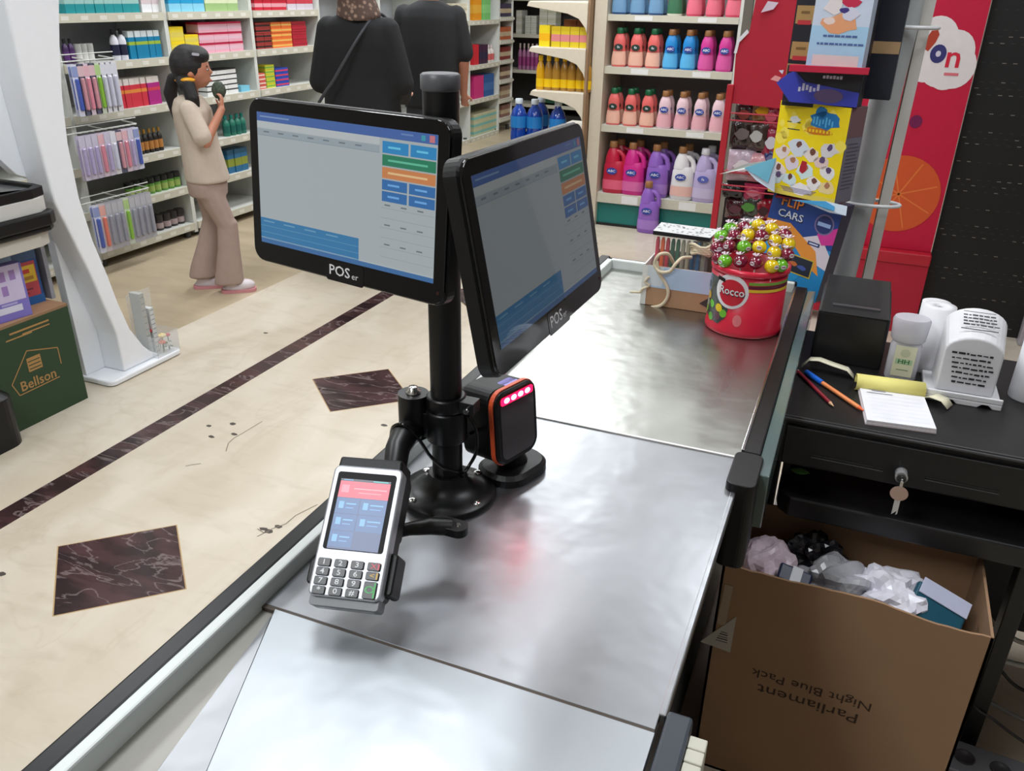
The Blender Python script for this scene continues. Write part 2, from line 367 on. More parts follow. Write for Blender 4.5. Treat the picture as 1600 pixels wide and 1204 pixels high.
b = MB(); b.lathe([(.011, 0), (.011, .003), (.007, .005), (.007, .009), (.002, .0095)], CHR, n=16); o = b.build('bolt', pm); o.location = (-.047, -.012, .1685)
b = MB(); b.tube([(-.047, -.012, .112), (-.045, -.045, .115), (-.036, -.082, .112), (-.022, -.115, .10), (-.005, -.145, .088)], [.021, .020, .0175, .016, .015], BLM, 14); b.build('swing_arm', pm)
b = MB(); b.box(-.014, .014, -.005, .006, .43, .45, BLM)
b.cyl((.018, .0, .43), (.095, -.012, .43), .012, BLM, n=14); b.build('operator_screen_arm', pm)
b = MB(); b.cyl((0, -.018, .44), (-.02, -.045, .44), .013, BLM, n=12); b.build('customer_screen_arm', pm)
# thin cables winding round the foot of the pole
for k, (lab, pts) in enumerate((('black cable looping over the pole collar beside the card terminal', [(-.565, .925, .955), (-.548, .905, .985), (-.528, .90, .995), (-.508, .905, .975), (-.492, .912, .945), (-.472, .914, .93), (-.452, .918, .925)]),
                    ('black cable running from the scanner head to the pole', [(-.43, 1.035, .955), (-.447, 1.02, .952), (-.456, 1.0, .955), (-.458, .975, .96)]),
                    ('black cable hanging down behind the pole foot', [(-.452, .955, 1.0), (-.445, .965, .975), (-.447, .972, .935), (-.456, .96, .91), (-.457, .94, .905)]))):
    cu = [Vector(p) for p in pts]; P = []
    for i in range(len(cu)-1):
        p0, p1, p2, p3 = cu[max(i-1, 0)], cu[i], cu[i+1], cu[min(i+2, len(cu)-1)]
        for s in range(5):
            t = s/5; P.append(.5*((2*p1)+(p2-p0)*t+(2*p0-5*p1+4*p2-p3)*t*t+(3*p1-p0-3*p2+p3)*t**3))
    P.append(cu[-1]); tag(MB().tube(P, .0026, BLG, 8).build('cable'), lab, 'cable')

# ------------------------------------------------------------------ the two touch screens
GLA = M('screen_glass', (7, 7, 9), .07, var=0, spec=.45)
def monitor(c, X, Nn, w, label, dim, flip):
    X = Vector(X); Nn = Vector(Nn).normalized(); up = Nn.cross(X); h = w*.5625
    mt = FR(c, X, up); k = w/.344
    t = thing('touch_screen', label, 'touch screen monitor', mat=mt)
    W, H2 = .386*k, .246*k; oy = -.006*k
    b = MB(); b.prism(rrect(W, H2, .022*k, 6, 0, oy), -.022*k, -.004*k, BLK, ch=.002)
    b.prism(rrect(W*.66, H2*.66, .02*k, 5, 0, oy), -.038*k, -.022*k, BLK)
    b.build('housing', t)
    b = MB(); b.prism(rrect(W-.004, H2-.004, .021*k, 6, 0, oy), -.004*k, 0, GLA, ch=.001); b.build('front_glass', t, .0008)
    # the lit picture: rows and buttons of the till program, drawn on the panel
    d = dim; s = MB(); z = .0005
    def R(u0, v0, u1, v1, col, e=1., dz=0.):
        s.rect((u0-.5)*w, (u1-.5)*w, (.5-v1)*h, (.5-v0)*h, z+dz, E(int(col[0]), int(col[1]), int(col[2]), e*d, .035, .55))
    R(0, 0, 1, 1, (188, 198, 202))
    R(0, 0, 1, .065, (74, 112, 184), 1, 1e-4); R(0, .965, 1, 1, (66, 120, 180), 1, 1e-4); R(0, .955, 1, .965, (196, 208, 212), 1, 1e-4)
    R(0, .065, .71, .115, (206, 214, 216), 1, 1e-4); R(0, .12, .71, .165, (170, 184, 192), 1, 1e-4); R(.0, .165, .71, .17, (150, 170, 180), 1, 1e-4)
    bt = (46, 150, 214)
    for (u0, v0, u1, v1, col) in ((.725, .085, .858, .165, bt), (.868, .085, .995, .165, bt), (.725, .175, .995, .25, (38, 140, 104)), (.725, .26, .995, .335, (228, 146, 88)),
                             (.725, .345, .855, .415, (52, 120, 190)), (.865, .345, .995, .415, (52, 120, 190)), (.725, .425, .855, .495, (52, 120, 190)), (.865, .425, .995, .495, (52, 120, 190))):
        R(u0, v0, u1, v1, col, 1, 1e-4); R(u0+.03, (v0+v1)/2-.008, u1-.04, (v0+v1)/2+.006, [min(255, q+70) for q in col], 1, 2e-4)
    for q in range(6): R(.72, .54+q*.07, .995, .544+q*.07, (168, 180, 184), 1, 1e-4)
    for q in range(9): R(.74+.085*(q % 3), .515+.14*(q//3), .77+.085*(q % 3), .525+.14*(q//3), (120, 130, 136), 1, 2e-4)
    R(0, .80, .6, .965, (58, 136, 190), 1, 1e-4)
    for q in range(3): R(0, .86+q*.05, .6, .864+q*.05, (110, 170, 208), 1, 2e-4)
    for q in range(4): R(.02+.13*q, .82, .09+.13*q, .83, (120, 176, 212), 1, 2e-4)
    for q in range(7): R(.04+.09*q, .135, .075+.09*q, .145, (120, 134, 142), 1, 2e-4)
    R(.02, .025, .2, .035, (140, 170, 214), 1, 2e-4); R(.82, .02, .88, .03, (120, 150, 210), 1, 2e-4); R(.96, .01, .985, .055, (220, 130, 140), 1, 2e-4); R(.92, .015, .94, .05, (60, 170, 190), 1, 2e-4)
    s.build('display', t)
    b = MB(); WH = C(226, 226, 230, .3)
    b.text('POS', .021*k, WH, None, -.004*k, -h/2-.0168*k, .0007, 1.15, True); b.text('er', .013*k, WH, None, .027*k, -h/2-.0195*k, .0007, 1.2)
    b.build('logo_lettering', t)
    b = MB(); b.prism(rrect(.075*k, .030*k, .004, 3, .006, -h/2-.0175*k), 0, .0004, BLG); b.build('logo_plate', t)
    b = MB(); b.lathe([(.0022, 0), (.0022, .0005)], C(60, 20, 20, .3), T(w/2+.008*k, -h/2-.012*k, 0), 10); b.build('power_button', t)
    return t
monitor((-.622, .926, 1.307), (.979, -.204, 0), (-.203, -.974, .092), .320, 'black till screen in front of the pole showing coloured menu buttons, facing the aisle', .56, False)
monitor((-.331, .913, 1.293), (.02, .9998, -.015), (.979, -.017, .2), .325, 'black till screen behind the pole, tilted up and turned to the cashier', .17, True)

# ------------------------------------------------------------------ card terminal
tm = FR((-.471, .682, .973), (.978, .205, .038), (-.179, .733, .656))
t = thing('card_terminal', 'silver card payment terminal with lit screen and numbered keys', 'card terminal', mat=tm)
w, h = .088, .159; SIL = M('silver_plastic', (172, 174, 180), .35, .3, var=.04)
b = MB()
b.prism(rrect(w, h, .008, 5), -.020, -.002, SIL, ch=.0015)
b.build('face_frame', t, .001)
b = MB(); b.prism(rrect(w*.97, h*1.0, .008, 5, 0, .003), -.046, -.020, BLK)
b.prism([(-w/2+.002, h/2-.012), (w/2-.002, h/2-.012), (w/2-.004, h/2+.012), (-w/2+.004, h/2+.012)], -.046, -.004, BLK); b.prism(rrect(w*.9, h*.55, .01, 4, 0, .04), -.062, -.046, BLK)
b.build('rear_housing', t, .003)
b = MB(); b.prism(rrect(w*.96, .016, .004, 4, 0, -h/2-.002), -.032, -.008, C(120, 122, 126, .4)); b.prism(rrect(w*.8, .003, .001, 2, 0, -h/2-.009), -.024, -.016, C(170, 172, 176, .3)); b.build('card_slot', t, .002)
b = MB(); b.prism(rrect(w*.84, h*.60, .003, 3, 0, h*.145), -.004, -.0010, C(14, 14, 18, .5, spec=.2)); b.build('screen_bezel', t)
b = MB(); X0, X1, Y0, Y1 = -w*.36, w*.36, -.024, .062
def TR_(u0, v0, u1, v1, col, dz=0, e=.75): b.rect(X0+(X1-X0)*u0, X0+(X1-X0)*u1, Y1-(Y1-Y0)*v1, Y1-(Y1-Y0)*v0, -.0006+dz, E(*col, e))
TR_(0, 0, 1, 1, (70, 92, 142)); TR_(0, .035, 1, .27, (236, 74, 96), 1e-4, 1.1); TR_(0, 0, 1, .035, (30, 44, 66), 1e-4); TR_(.06, .008, .25, .024, (90, 150, 200), 2e-4); TR_(.65, .008, .95, .024, (70, 200, 200), 2e-4)
for u0, v0, u1, v1 in ((0, .28, .46, .50), (.48, .28, 1, .50), (0, .51, .46, .74), (.48, .51, 1, .74), (0, .75, .46, .97)):
    TR_(u0, v0, u1, v1, (66, 112, 172), 1e-4); TR_(u0+.06, v0+.05, u0+.16, v0+.15, (120, 190, 240), 2e-4); TR_(u0+.2, v0+.07, u1-.06, v0+.09, (120, 190, 240), 2e-4); TR_(u0+.2, v0+.13, u1-.1, v0+.145, (110, 170, 230), 2e-4)
TR_(.3, .13, .95, .145, (255, 180, 190), 2e-4); TR_(.4, .19, .85, .2, (255, 180, 190), 2e-4); TR_(.05, .09, .2, .2, (255, 150, 170), 2e-4)
b.build('display', t)
rows = [['1', '2', '3', 'X'], ['4', '5', '6', '<'], ['7', '8', '9', None], ['*', '0', '#', 'O']]
kw, kh = .0155, .0095
for r in range(4):
    for c in range(4):
        s = rows[r][c]
        if s is None: continue
        x = -.0305+c*.0203; y = -.0405-r*.0108
        b = MB(); kk = kh
        if s == 'O': kk = .0195; y += .0054
        b.prism(rrect(kw, kk, .0015, 2), 0, .0022, C(22, 22, 26, .35), ch=.0005)
        col = {'X': (214, 60, 80), '<': (206, 160, 50), 'O': (40, 170, 70)}.get(s, (214, 216, 220))
        b.text(s, .0085 if s != 'O' else .012, C(*col, .4), None, 0, 0, .0024, 1.3, True)
        if s in 'X<O' : b.rect(kw/2-.003, kw/2-.001, -kk/2+.001, kk/2-.001, .0024, C(*col, .4))
        o = b.build('key', t); o.location = (x, y, -.0018)
        if s == 'O': tag(o, 'green confirm key')
        if s == 'X': tag(o, 'red cancel key')
        if s == '<': tag(o, 'yellow correction key')
b = MB(); b.lathe([(.006, 0), (.006, .0003)], C(120, 124, 130, .3), FR((0, h/2+.0123, -.026), (1, 0, 0), (0, 0, -1)), 16, sx=2); b.build('contactless_mark', t)
b = MB(); b.prism(rrect(.012, .03, .005, 4, -w/2-.003, -.05), -.034, -.012, BLK); b.build('holder_clamp', t, .002); b = MB(); b.prism(rrect(.012, .05, .005, 4, w/2+.003, -.045), -.05, -.014, BLK)
b.build('holder_clamp', t, .002)
# bracket finger beside the terminal
q = MB(); q.tube([(-.474, .742, .925), (-.450, .768, .925), (-.428, .785, .925), (-.40, .795, .925)], [.008, .009, .012, .012], BLM, 10)
q.prism(rrect(.052, .026, .012, 5, -.405, .795), .918, .930, BLM)
for x in (-.418, -.392): q.lathe([(.004, 0), (.003, .002)], CHR, T(x, .795, .930), 10)
o = q.build('holder_bracket', t, .001); o.matrix_parent_inverse = tm.inverted()
# ------------------------------------------------------------------ scanner
sm_ = FR((-.408, 1.028, .967), (.50, .84, -.02), (-.05, .02, 1))
sm_ = FR((-.405, 1.03, .962), (.30, .954, 0), (-.08, .02, .997))
t = thing('barcode_scanner', 'black tabletop barcode scanner with orange ring and red lights', 'barcode scanner', (-.432, 1.045, .859))
inv = t.matrix_world
def sp(b, n, bev=0, lab=None):
    o = b.build(n, t, bev); o.matrix_parent_inverse = Matrix.Translation((.432, -1.045, -.859)); return tag(o, lab)
OR = C(214, 84, 44, .4)
b = MB(); b.prism(rrect(.094, .118, .022, 6), -.072, -.012, BLK, sm_, ch=.008); b.prism(rrect(.080, .10, .02, 6), -.086, -.072, BLK, sm_); sp(b, 'head', .004)
b = MB(); b.prism(rrect(.099, .123, .024, 6), -.014, -.006, OR, sm_); sp(b, 'orange_ring', .001)
b = MB(); b.prism(rrect(.095, .119, .022, 6), -.006, 0, BLK, sm_, ch=.003); sp(b, 'front_frame')
b = MB(); b.prism(rrect(.076, .100, .012, 5), 0, .0006, C(64, 56, 60, .12, coat=1.), sm_); sp(b, 'window')
b = MB(); RED = E(255, 60, 80, 45)
for i in range(4): b.ell((-.024+i*.016, .046, .0012), (.0062, .0042, .0012), RED, sm_)
b.prism(rrect(.074, .012, .004, 4, 0, .046), .0005, .001, E(255, 10, 50, 6), sm_); sp(b, 'light_bar', 0, 'glowing red light bar')
b = MB(); b.prism(rrect(.03, .026, .004, 3, .010, -.022), 0, .0008, C(150, 140, 226, .4), FR(sm_ @ Vector((0, .059, 0)), sm_.col[0].to_3d(), sm_.col[2].to_3d())); sp(b, 'sticker', 0, 'violet sticker on the top')
b = MB(); b.prism(rrect(.088, .112, .038, 8), 0, .018, BLK, T(-.424, 1.058, .859) @ RZ(-.3), ch=.006); sp(b, 'base')
b = MB(); b.tube([(-.425, 1.06, .87), (-.43, 1.055, .90), (-.432, 1.05, .93)], [.026, .02, .024], BLK, 14); sp(b, 'neck')
# ------------------------------------------------------------------ cashier's desk, right of the counter
DK = C(20, 19, 20, .42, bump=.08, bscale=500); DK2 = C(30, 30, 32, .35)
dk = thing('cashier_desk', 'low black cashier desk with shelf under the cash drawer', 'desk', (.3, 1.75, 0))
def dpart(b, n, bev=0, lab=None):
    o = b.build(n, dk, bev); o.location = (-.3, -1.75, 0); return tag(o, lab)
dpart(MB().prism([(-.033, 1.60), (-.027, 1.570), (-.005, 1.550), (.95, 1.545), (.95, 2.12), (-.033, 2.12)], .580, .625, DK2), 'shelf_top', .004)
for a, b_ in ((-.033, -.018), (.455, .470)): dpart(MB().box(a, b_, 1.64, 2.09, .6255, .6915, DK), 'drawer_support')
dpart(MB().box(-.0545, -.0475, 1.66, 2.12, .1, .60, DK).box(-.0545, -.0475, 1.50, 2.12, .60, .785, DK), 'side_panel')
dpart(MB().box(-.033, .95, 2.09, 2.12, .1, .579, DK), 'back_panel')
for x, y in ((-.01, 2.07), (.93, 1.60), (.93, 2.07)): dpart(MB().box(x-.018, x+.018, y-.018, y+.018, 0, .579, DK), 'leg', .002)
dpart(MB().box(.452, .485, 1.66, 1.70, 0, .579, DK), 'leg', .002)
dpart(MB().box(.47, .92, 2.02, 2.09, .1, .579, C(52, 54, 54, .6)), 'side_panel')
t = thing('cash_drawer', 'black metal cash drawer beside the counter with a key in its lock', 'cash drawer', (.2, 1.8, .69))
def cd(b, n, bev=0, lab=None):
    o = b.build(n, t, bev); o.location = (-.2, -1.8, -.69); return tag(o, lab)
cd(MB().box(-.046, .475, 1.566, 2.075, .692, .80, DK), 'case', .004)
b = MB(); b.box(-.036, .465, 1.556, 1.568, .702, .782, DK)
for x0, x1 in ((.018, .152), (.226, .352)): b.box(x0, x1, 1.553, 1.558, .7225, .7245, C(64, 64, 66, .3)); b.box(x0, x1, 1.554, 1.558, .7245, .729, C(4, 4, 4, .5))
cd(b, 'drawer_front', .0015)
cd(MB().box(-.046, .475, 1.560, 1.569, .7935, .797, C(64, 64, 66, .3)), 'edge_trim')
b = MB(); b.cyl((.184, 1.556, .728), (.184, 1.535, .728), .0115, C(200, 200, 202, .25, metal=.6), n=20); b.cyl((.184, 1.535, .728), (.184, 1.531, .728), .0085, C(60, 60, 60, .3), n=20); cd(b, 'lock', .0008, 'chrome lock barrel')
t = thing('key', 'small metal key hanging from the lock of the cash drawer', 'key', (.184, 1.531, .728))
b = MB(); b.box(-.002, .002, -.014, 0, -.007, .007, CHR); b.box(-.003, .003, -.018, -.012, -.012, .004, CHR); b.build('blade_in_lock', t, .0005)
b = MB(); Kx = FR((0, -.018, -.022), (1, 0, 0), (0, .1, 1)); b.prism([(.016*math.cos(a), .0145*math.sin(a)) for a in [i*PI/10 for i in range(20)]], -.001, .0015, C(206, 176, 166, .3, metal=.7), Kx); b.build('key_head', t); KM = C(208, 206, 206, .3, metal=.4)
b = MB(); b.prism([(-.005, -.012), (.005, -.012), (.005, -.042), (.002, -.045), (.003, -.036), (-.005, -.045)], -.001, .001, KM, Kx); b.build('key_shaft', t)
# receipt printer
t = thing('receipt_printer', 'black box-shaped receipt printer behind the notepad', 'printer', (.060, 1.935, .795))
b = MB(); b.add([(-.082, -.055, .0052), (.069, -.055, 0), (.069, .13, 0), (-.082, .13, 0), (-.082, -.055, .127), (.069, -.055, .127), (.069, .13, .14), (-.082, .13, .14)],
    [(3, 2, 1, 0), (4, 5, 6, 7), (0, 1, 5, 4), (1, 2, 6, 5), (2, 3, 7, 6), (3, 0, 4, 7)], C(24, 24, 26, .38)); b.build('housing', t, .008, seg=3)
b = MB(); b.add([(-.080, -.058, .127), (.067, -.058, .127), (.063, .128, .158), (-.076, .128, .158), (-.080, -.058, .122), (.067, -.058, .122), (.063, .128, .138), (-.076, .128, .138)],
    [(0, 1, 2, 3), (7, 6, 5, 4), (4, 5, 1, 0), (5, 6, 2, 1), (6, 7, 3, 2), (7, 4, 0, 3)], C(38, 38, 40, .32)); b.build('lid', t, .005, seg=3)
b = MB(); b.box(-.055, .045, -.03, -.018, .129, .1355, C(70, 70, 74, .3)); b.build('paper_slot', t, .001)
# notepad
NP = FR((.158, 1.683, .80), (.993, .115, 0), (-.11, .993, 0))
t = thing('notepad', 'white notepad with curled yellow top sheet on the cash drawer', 'notepad', mat=NP)
b = MB(); PW = C(232, 232, 238, .6)
for k in range(4): b.box(-.064+.0006*k, .064-.0004*k, -.088+.0005*k, .085, .0026*k, .0026*k+.0022, PW if k % 2 else C(214, 200, 200, .6))
b.build('pages', t)
b = MB(); LN = C(150, 150, 165, .6)
for k in range(7): b.rect(-.05, .055, -.07+.018*k, -.0694+.018*k, .0108, C(196, 200, 212, .6))
for x0, x1, y in ((-.045, -.015, .062), (-.04, -.012, .056), (-.05, .0, .045)): b.rect(x0, x1, y, y+.003, .0109, LN)
b.build('print', t)
YE = C(232, 222, 130, .6); b = MB(); P = []
for i in range(13): a = -.5+i*.42; P.append((.014*math.cos(a)*1.3, .016*math.sin(a)+.016))
vs = []; fs = []
for i, (y, z) in enumerate(P): vs += [(-.070, .082+y, z), (.064, .078+y, z)]
for i in range(len(P)-1): fs.append((2*i, 2*i+1, 2*i+3, 2*i+2))
b.add(vs, fs, YE, None, True); o = b.build('curled_sheet', t); md = o.modifiers.new('s', 'SOLIDIFY'); md.thickness = .0012; tag(o, 'yellow curled top sheet')
def strip(name, lab, cat, pts, wd, mat, th=.001):
    b = MB(); vs = []; fs = []
    for i, p in enumerate(pts):
        p = Vector(p); q = Vector(pts[min(i+1, len(pts)-1)])-Vector(pts[max(i-1, 0)]); sd = Vector((-q.y, q.x, 0)).normalized()*wd/2
        vs += [p+sd, p-sd]
    for i in range(len(pts)-1): fs.append((2*i, 2*i+1, 2*i+3, 2*i+2))
    b.add(vs, fs, mat, None, True); o = b.build(name); md = o.modifiers.new('s', 'SOLIDIFY'); md.thickness = th; md.offset = 1
    return tag(o, lab, cat)
strip('paper_strip', 'cream paper strip lying between the printer and the notepad', 'paper strip', [(-.035, 1.822, .804), (-.02, 1.822, .824), (.0, 1.818, .828), (.03, 1.816, .822), (.06, 1.812, .818), (.075, 1.812, .803)], .024, C(226, 222, 196, .6))
strip('paper_strip', 'short curled paper strip between the notepad and the white dispenser', 'paper strip', [(.215, 1.765, .803), (.23, 1.752, .815), (.25, 1.74, .815), (.262, 1.735, .803)], .030, C(224, 218, 190, .6))
# pencils
def pencil(name, lab, p0, p1, r, parts):
    p0 = Vector(p0); p1 = Vector(p1); L = (p1-p0).length; t = thing(name, lab, 'pencil' if name == 'pencil' else 'pen', mat=FR(p0, p1-p0, Vector((0, 0, 1)).cross(p1-p0)))
    for nm, a, b_, ra, rb, mt in parts: MB().tube([(a*L, 0, 0), (b_*L, 0, 0)], [r*ra, r*rb], mt, 6 if nm == 'barrel' else 12).build(nm, t)
pencil('pencil', 'dark red pencil lying on the cash drawer near the rail', (-.042, 1.79, .8046), (.043, 1.636, .8046), .0038, [('barrel', .03, .91, 1, 1, C(140, 30, 44, .35)), ('end_cap', 0, .03, .9, 1, C(220, 200, 200, .4)), ('sharpened_tip', .91, 1, 1, .15, C(214, 170, 130, .6))])
pencil('pen', 'orange pen with blue cap lying beside the red pencil', (-.022, 1.787, .8058), (.099, 1.640, .8052), .0046, [('barrel', .28, .93, 1, 1, C(232, 140, 84, .35)), ('cap', 0, .30, 1.35, 1.25, C(24, 96, 200, .3)), ('tip', .93, 1, 1, .3, C(232, 100, 50, .35))])
# clear bottle and rolls
CLR = M('clear_plastic', (225, 230, 235), .12, alpha=.38, var=0); FROST = M('frosted_plastic', (214, 214, 222), .25, alpha=.75, var=.05)
q = Vector((.168, 1.86, .80))
t = thing('dispenser_bottle', 'clear bottle with cream label and wide see-through cap beside the paper rolls', 'bottle', q)
b = MB(); b.lathe([(.030, 0), (.032, .004), (.032, .076), (.028, .086)], FROST, n=24, sy=.7, pw=3); b.build('body', t)
b = MB(); b.prism([(-.021, .012), (.021, .012), (.021, .082), (-.021, .082)], 0, .0006, C(222, 222, 196, .5), FR((0, -.0240, 0), (1, 0, 0), (0, 0, 1)))
lb = FR((0, -.0248, 0), (1, 0, 0), (0, 0, 1)); b.rect(-.017, .017, .04, .052, 0, C(176, 206, 170, .5), lb); b.text('HH', .014, C(40, 110, 60, .5), lb, 0, .046, .0003, 1.2, True)
b.prism([(.010*math.cos(a*PI/8), .066+.009*math.sin(a*PI/8)) for a in range(16)], 0, .0002, C(196, 200, 170, .5), lb); b.rect(-.012, .012, .026, .028, 0, C(120, 150, 110, .5), lb); b.build('label', t)
b = MB(); b.lathe([(.032, .088), (.035, .092), (.038, .134), (.035, .140)], FROST, n=24, sy=.8); b.build('cap', t)
RL = C(226, 226, 230, .65)
def roll(lab, x, y, z0, h, r, sz=.8):
    t = thing('paper_roll', lab, 'paper roll', (x, y, sz), group='white paper rolls on the desk')
    MB().lathe([(.008, z0), (r, z0), (r+.001, z0+.002), (r, z0+h), (.009, z0+h+.0003), (.008, z0+h-.01)], RL, n=28, cap=False).build('paper', t)
    MB().lathe([(.0085, z0+.002), (.0085, z0+h-.004), (.007, z0+h-.004)], C(30, 30, 30, .7), n=12).build('core', t)
roll('white paper roll standing behind the clear bottle', .222, 1.935, 0, .150, .034)
roll('white paper roll at the right edge, behind the white dispenser', .415, 1.86, .0, .145, .034)
for x, y, z, h, r, k in ((.19, 1.99, 0, .14, .03, 0),):
    roll('smaller white paper roll half hidden behind the other roll', x+.03, y+.0, 0, .14, .03)
# arched white dispenser with black print
t = thing('arched_dispenser', 'white arched plastic dispenser with black printing', 'dispenser', (.286, 1.775, .80))
def arch(w, h, n=14):
    P = [(w/2, 0)]; r = w/2
    for i in range(n+1): a = PI*i/n; P.append((r*math.cos(a), h-r*.62+r*.62*math.sin(a)))
    P.append((-w/2, 0)); return P
A = arch(.108, .122); B = arch(.118, .162); b = MB(); n = len(A)
vs = [(x, .006, z+.018) for x, z in A]+[(x+.004, .105, z+.012) for x, z in B]
b.add(vs, [tuple(range(n-1, -1, -1)), tuple(range(n, 2*n))]+[(i, (i+1) % n, n+(i+1) % n, n+i) for i in range(n)], C(222, 222, 226, .35)); b.build('cover', t, .004, seg=3)
b = MB(); b.prism([(-.072, .012), (.072, .012), (.072, -.014+.014), (.056, 0), (.048, .007), (.036, .007), (.028, 0), (-.010, 0), (-.018, .007), (-.030, .007), (-.038, 0), (-.072, 0)], -.122, .012, C(226, 226, 230, .35), FR((0, 0, .0), (1, 0, 0), (0, 0, 1)))
b.box(-.072, .072, -.012, -.006, .012, .024, C(226, 226, 230, .35)); b.build('base', t, .002)
ft = FR((0, .0025, .018), (1, 0, 0), (0, 0, 1)); b = MB(); KB = C(40, 40, 44, .5); rr = random.Random(5)
for k in range(7):
    y = .088-k*.0105; x = -.040+.002*k
    while x < .034-.0*k:
        l = rr.uniform(.004, .013); b.rect(x, min(x+l, .042), y-rr.uniform(.001, .0022), y+rr.uniform(.001, .0028), 0, KB, ft); x += l+.0025
b.build('front_print', t)
bt = FR((.002, .055, .1595), (1, 0, 0), (0, .93, .36)); b = MB()
for x0, x1, y0, y1 in ((-.030, .030, .026, .028), (-.034, .034, -.030, -.027)): b.rect(x0, x1, y0, y1, .0025, KB, bt)
for k in range(4):
    x = -.03
    while x < .028:
        l = rr.uniform(.004, .012); b.rect(x, x+l, .014-k*.010, .017-k*.010+rr.uniform(0, .002), .0025, KB, bt); x += l+.002
b.build('top_print', t)
t = tag(MB().prism([(.0, 0), (.055, -.01), (.062, .085), (.03, .11)], 0, .002, PW, T(.405, 1.70, .801)).build('paper_sheet'), 'loose white paper sheet at the right edge of the photo', 'paper')

# ------------------------------------------------------------------ cardboard waste box under the desk
CB = C(160, 126, 96, .8, var=.08, vscale=14, bump=.03); CBI = C(140, 100, 72, .85, var=.1, vscale=9)
t = thing('cardboard_box', 'open brown cardboard box full of discarded packaging under the desk', 'cardboard box', (.134, 1.50, 0))
x0, x1, y0, y1, hz = -.238, .240, -.120, .135, .552
def wall(b, pa, pb, nrm, tz):
    vs = []; n = 26; th = .005
    for i in range(n+1):
        u = i/n; x = pa[0]+(pb[0]-pa[0])*u; y = pa[1]+(pb[1]-pa[1])*u; z = tz(u)
        vs += [(x, y, 0), (x, y, z), (x+nrm[0]*th, y+nrm[1]*th, 0), (x+nrm[0]*th, y+nrm[1]*th, z)]
    fs = []
    for i in range(n):
        a = 4*i; fs += [(a, a+4, a+5, a+1), (a+6, a+2, a+3, a+7), (a+1, a+5, a+7, a+3)]
    fs += [(0, 1, 3, 2), (4*n+2, 4*n+3, 4*n+1, 4*n)]
    b.add(vs, fs, CB)
rr = random.Random(2)
b = MB(); wall(b, (x0, y0), (x1, y0), (0, 1), lambda u: hz-.020*u+rr.uniform(-.002, .002)-.005*math.sin(u*9)); b.build('front_wall', t)
b = MB(); wall(b, (x1, y1), (x0, y1), (0, -1), lambda u: hz+.004*math.sin(u*12)-.01*(1-u)); b.build('back_wall', t)
b = MB(); wall(b, (x1, y0), (x1, y1), (-1, 0), lambda u: hz-.02+.012*u); b.build('side_wall', t)
b = MB(); wall(b, (x0, y1), (x0, y0), (1, 0), lambda u: hz-.004+.004*math.sin(u*7)); b.build('side_wall', t)
MB().box(x0, x1, y0, y1, 0, .006, CB).build('bottom', t)
INK = C(62, 42, 30, .8); ff = FR((-.044+.010, y0-.0008, .262), (-1, 0, .02), (0, 0, -1))
b = MB(); b.text('Parliament', .036, INK, ff, 0, .0, 0, 1.28); b.text('Night Blue Pack', .030, INK, ff, .0, -.038, 0, 1.2); b.build('lettering', t)
b = MB(); tf = FR((0, y0-.0010, 0), (1, 0, 0), (0, 0, 1)); P0 = []
for px, py in ((1094, 1001), (1141, 1018), (1151, 962)): q = PX(px, py, Y=1.38); P0.append((q.x-.134, q.z))
b.prism(P0, 0, .0008, C(186, 180, 166, .6), tf)
cx = sum(p[0] for p in P0)/3; cz = sum(p[1] for p in P0)/3
for i in range(5): b.rect(cx-.012+.002*i, cx+.012-.0005*i, cz-.012+.006*i, cz-.010+.006*i+.001*(i % 2), .001, C(70, 66, 60, .6), tf)
b.build('triangle_label', t)
MB().prism([(-.232, .40), (-.215, .40), (-.212, .50), (-.228, .50)], 0, .0008, C(170, 150, 124, .35), tf).build('tape', t)
def crumple(name, lab, cat, c, r, mat, seed, amp=.35, sc=1., rot=(0, 0, 0)):
    rr = random.Random(seed); bm = bmesh.new(); bmesh.ops.create_icosphere(bm, subdivisions=4, radius=1)
    ph = [(Vector((rr.uniform(-1, 1), rr.uniform(-1, 1), rr.uniform(-1, 1))).normalized(), rr.uniform(2, 7)*sc, rr.uniform(0, 6)) for _ in range(9)]
    for v in bm.verts:
        d = v.co.normalized(); s = 1+amp*sum(abs(math.sin(d.dot(p)*k+q))-.6 for p, k, q in ph)/3.2
        v.co = Vector((d.x*r[0]*s, d.y*r[1]*s, d.z*r[2]*s))
    bmesh.ops.rotate(bm, verts=bm.verts, cent=(0, 0, 0), matrix=(RX(rot[0]) @ RY(rot[1]) @ RZ(rot[2])).to_3x3())
    me = bpy.data.meshes.new(name); bm.to_mesh(me); bm.free(); me.materials.append(mat)
    o = bpy.data.objects.new(name, me); COL.objects.link(o); o.location = c
    return tag(o, lab, cat, 'discarded packaging in the cardboard box')
WF = M('crumpled_film', (226, 224, 236), .2, alpha=.92, var=.2, vscale=26); CF = M('grey_clear_film', (186, 186, 192), .14, alpha=.75, var=.4, vscale=22); BF = M('black_film', (26, 26, 30), .18, var=.5, vscale=20)
PF = M('pink_white_film', (222, 200, 212), .25, var=.25, vscale=18)
crumple('plastic_bag', 'crumpled pinkish white wrapper at the left of the waste box', 'plastic bag', (-.025, 1.485, .485), (.060, .075, .05), PF, 3)
crumple('plastic_bag', 'shiny black wrapper near the back of the waste box', 'plastic bag', (.062, 1.545, .492), (.055, .050, .05), BF, 5, .5)
crumple('plastic_bag', 'crumpled grey clear film in the middle of the waste box', 'plastic bag', (.110, 1.470, .492), (.060, .060, .045), CF, 8, .5, rot=(.3, .2, .5))
crumple('plastic_bag', 'crumpled white film bag at the right middle of the waste box', 'plastic bag', (.205, 1.480, .490), (.070, .075, .050), WF, 11, .5)
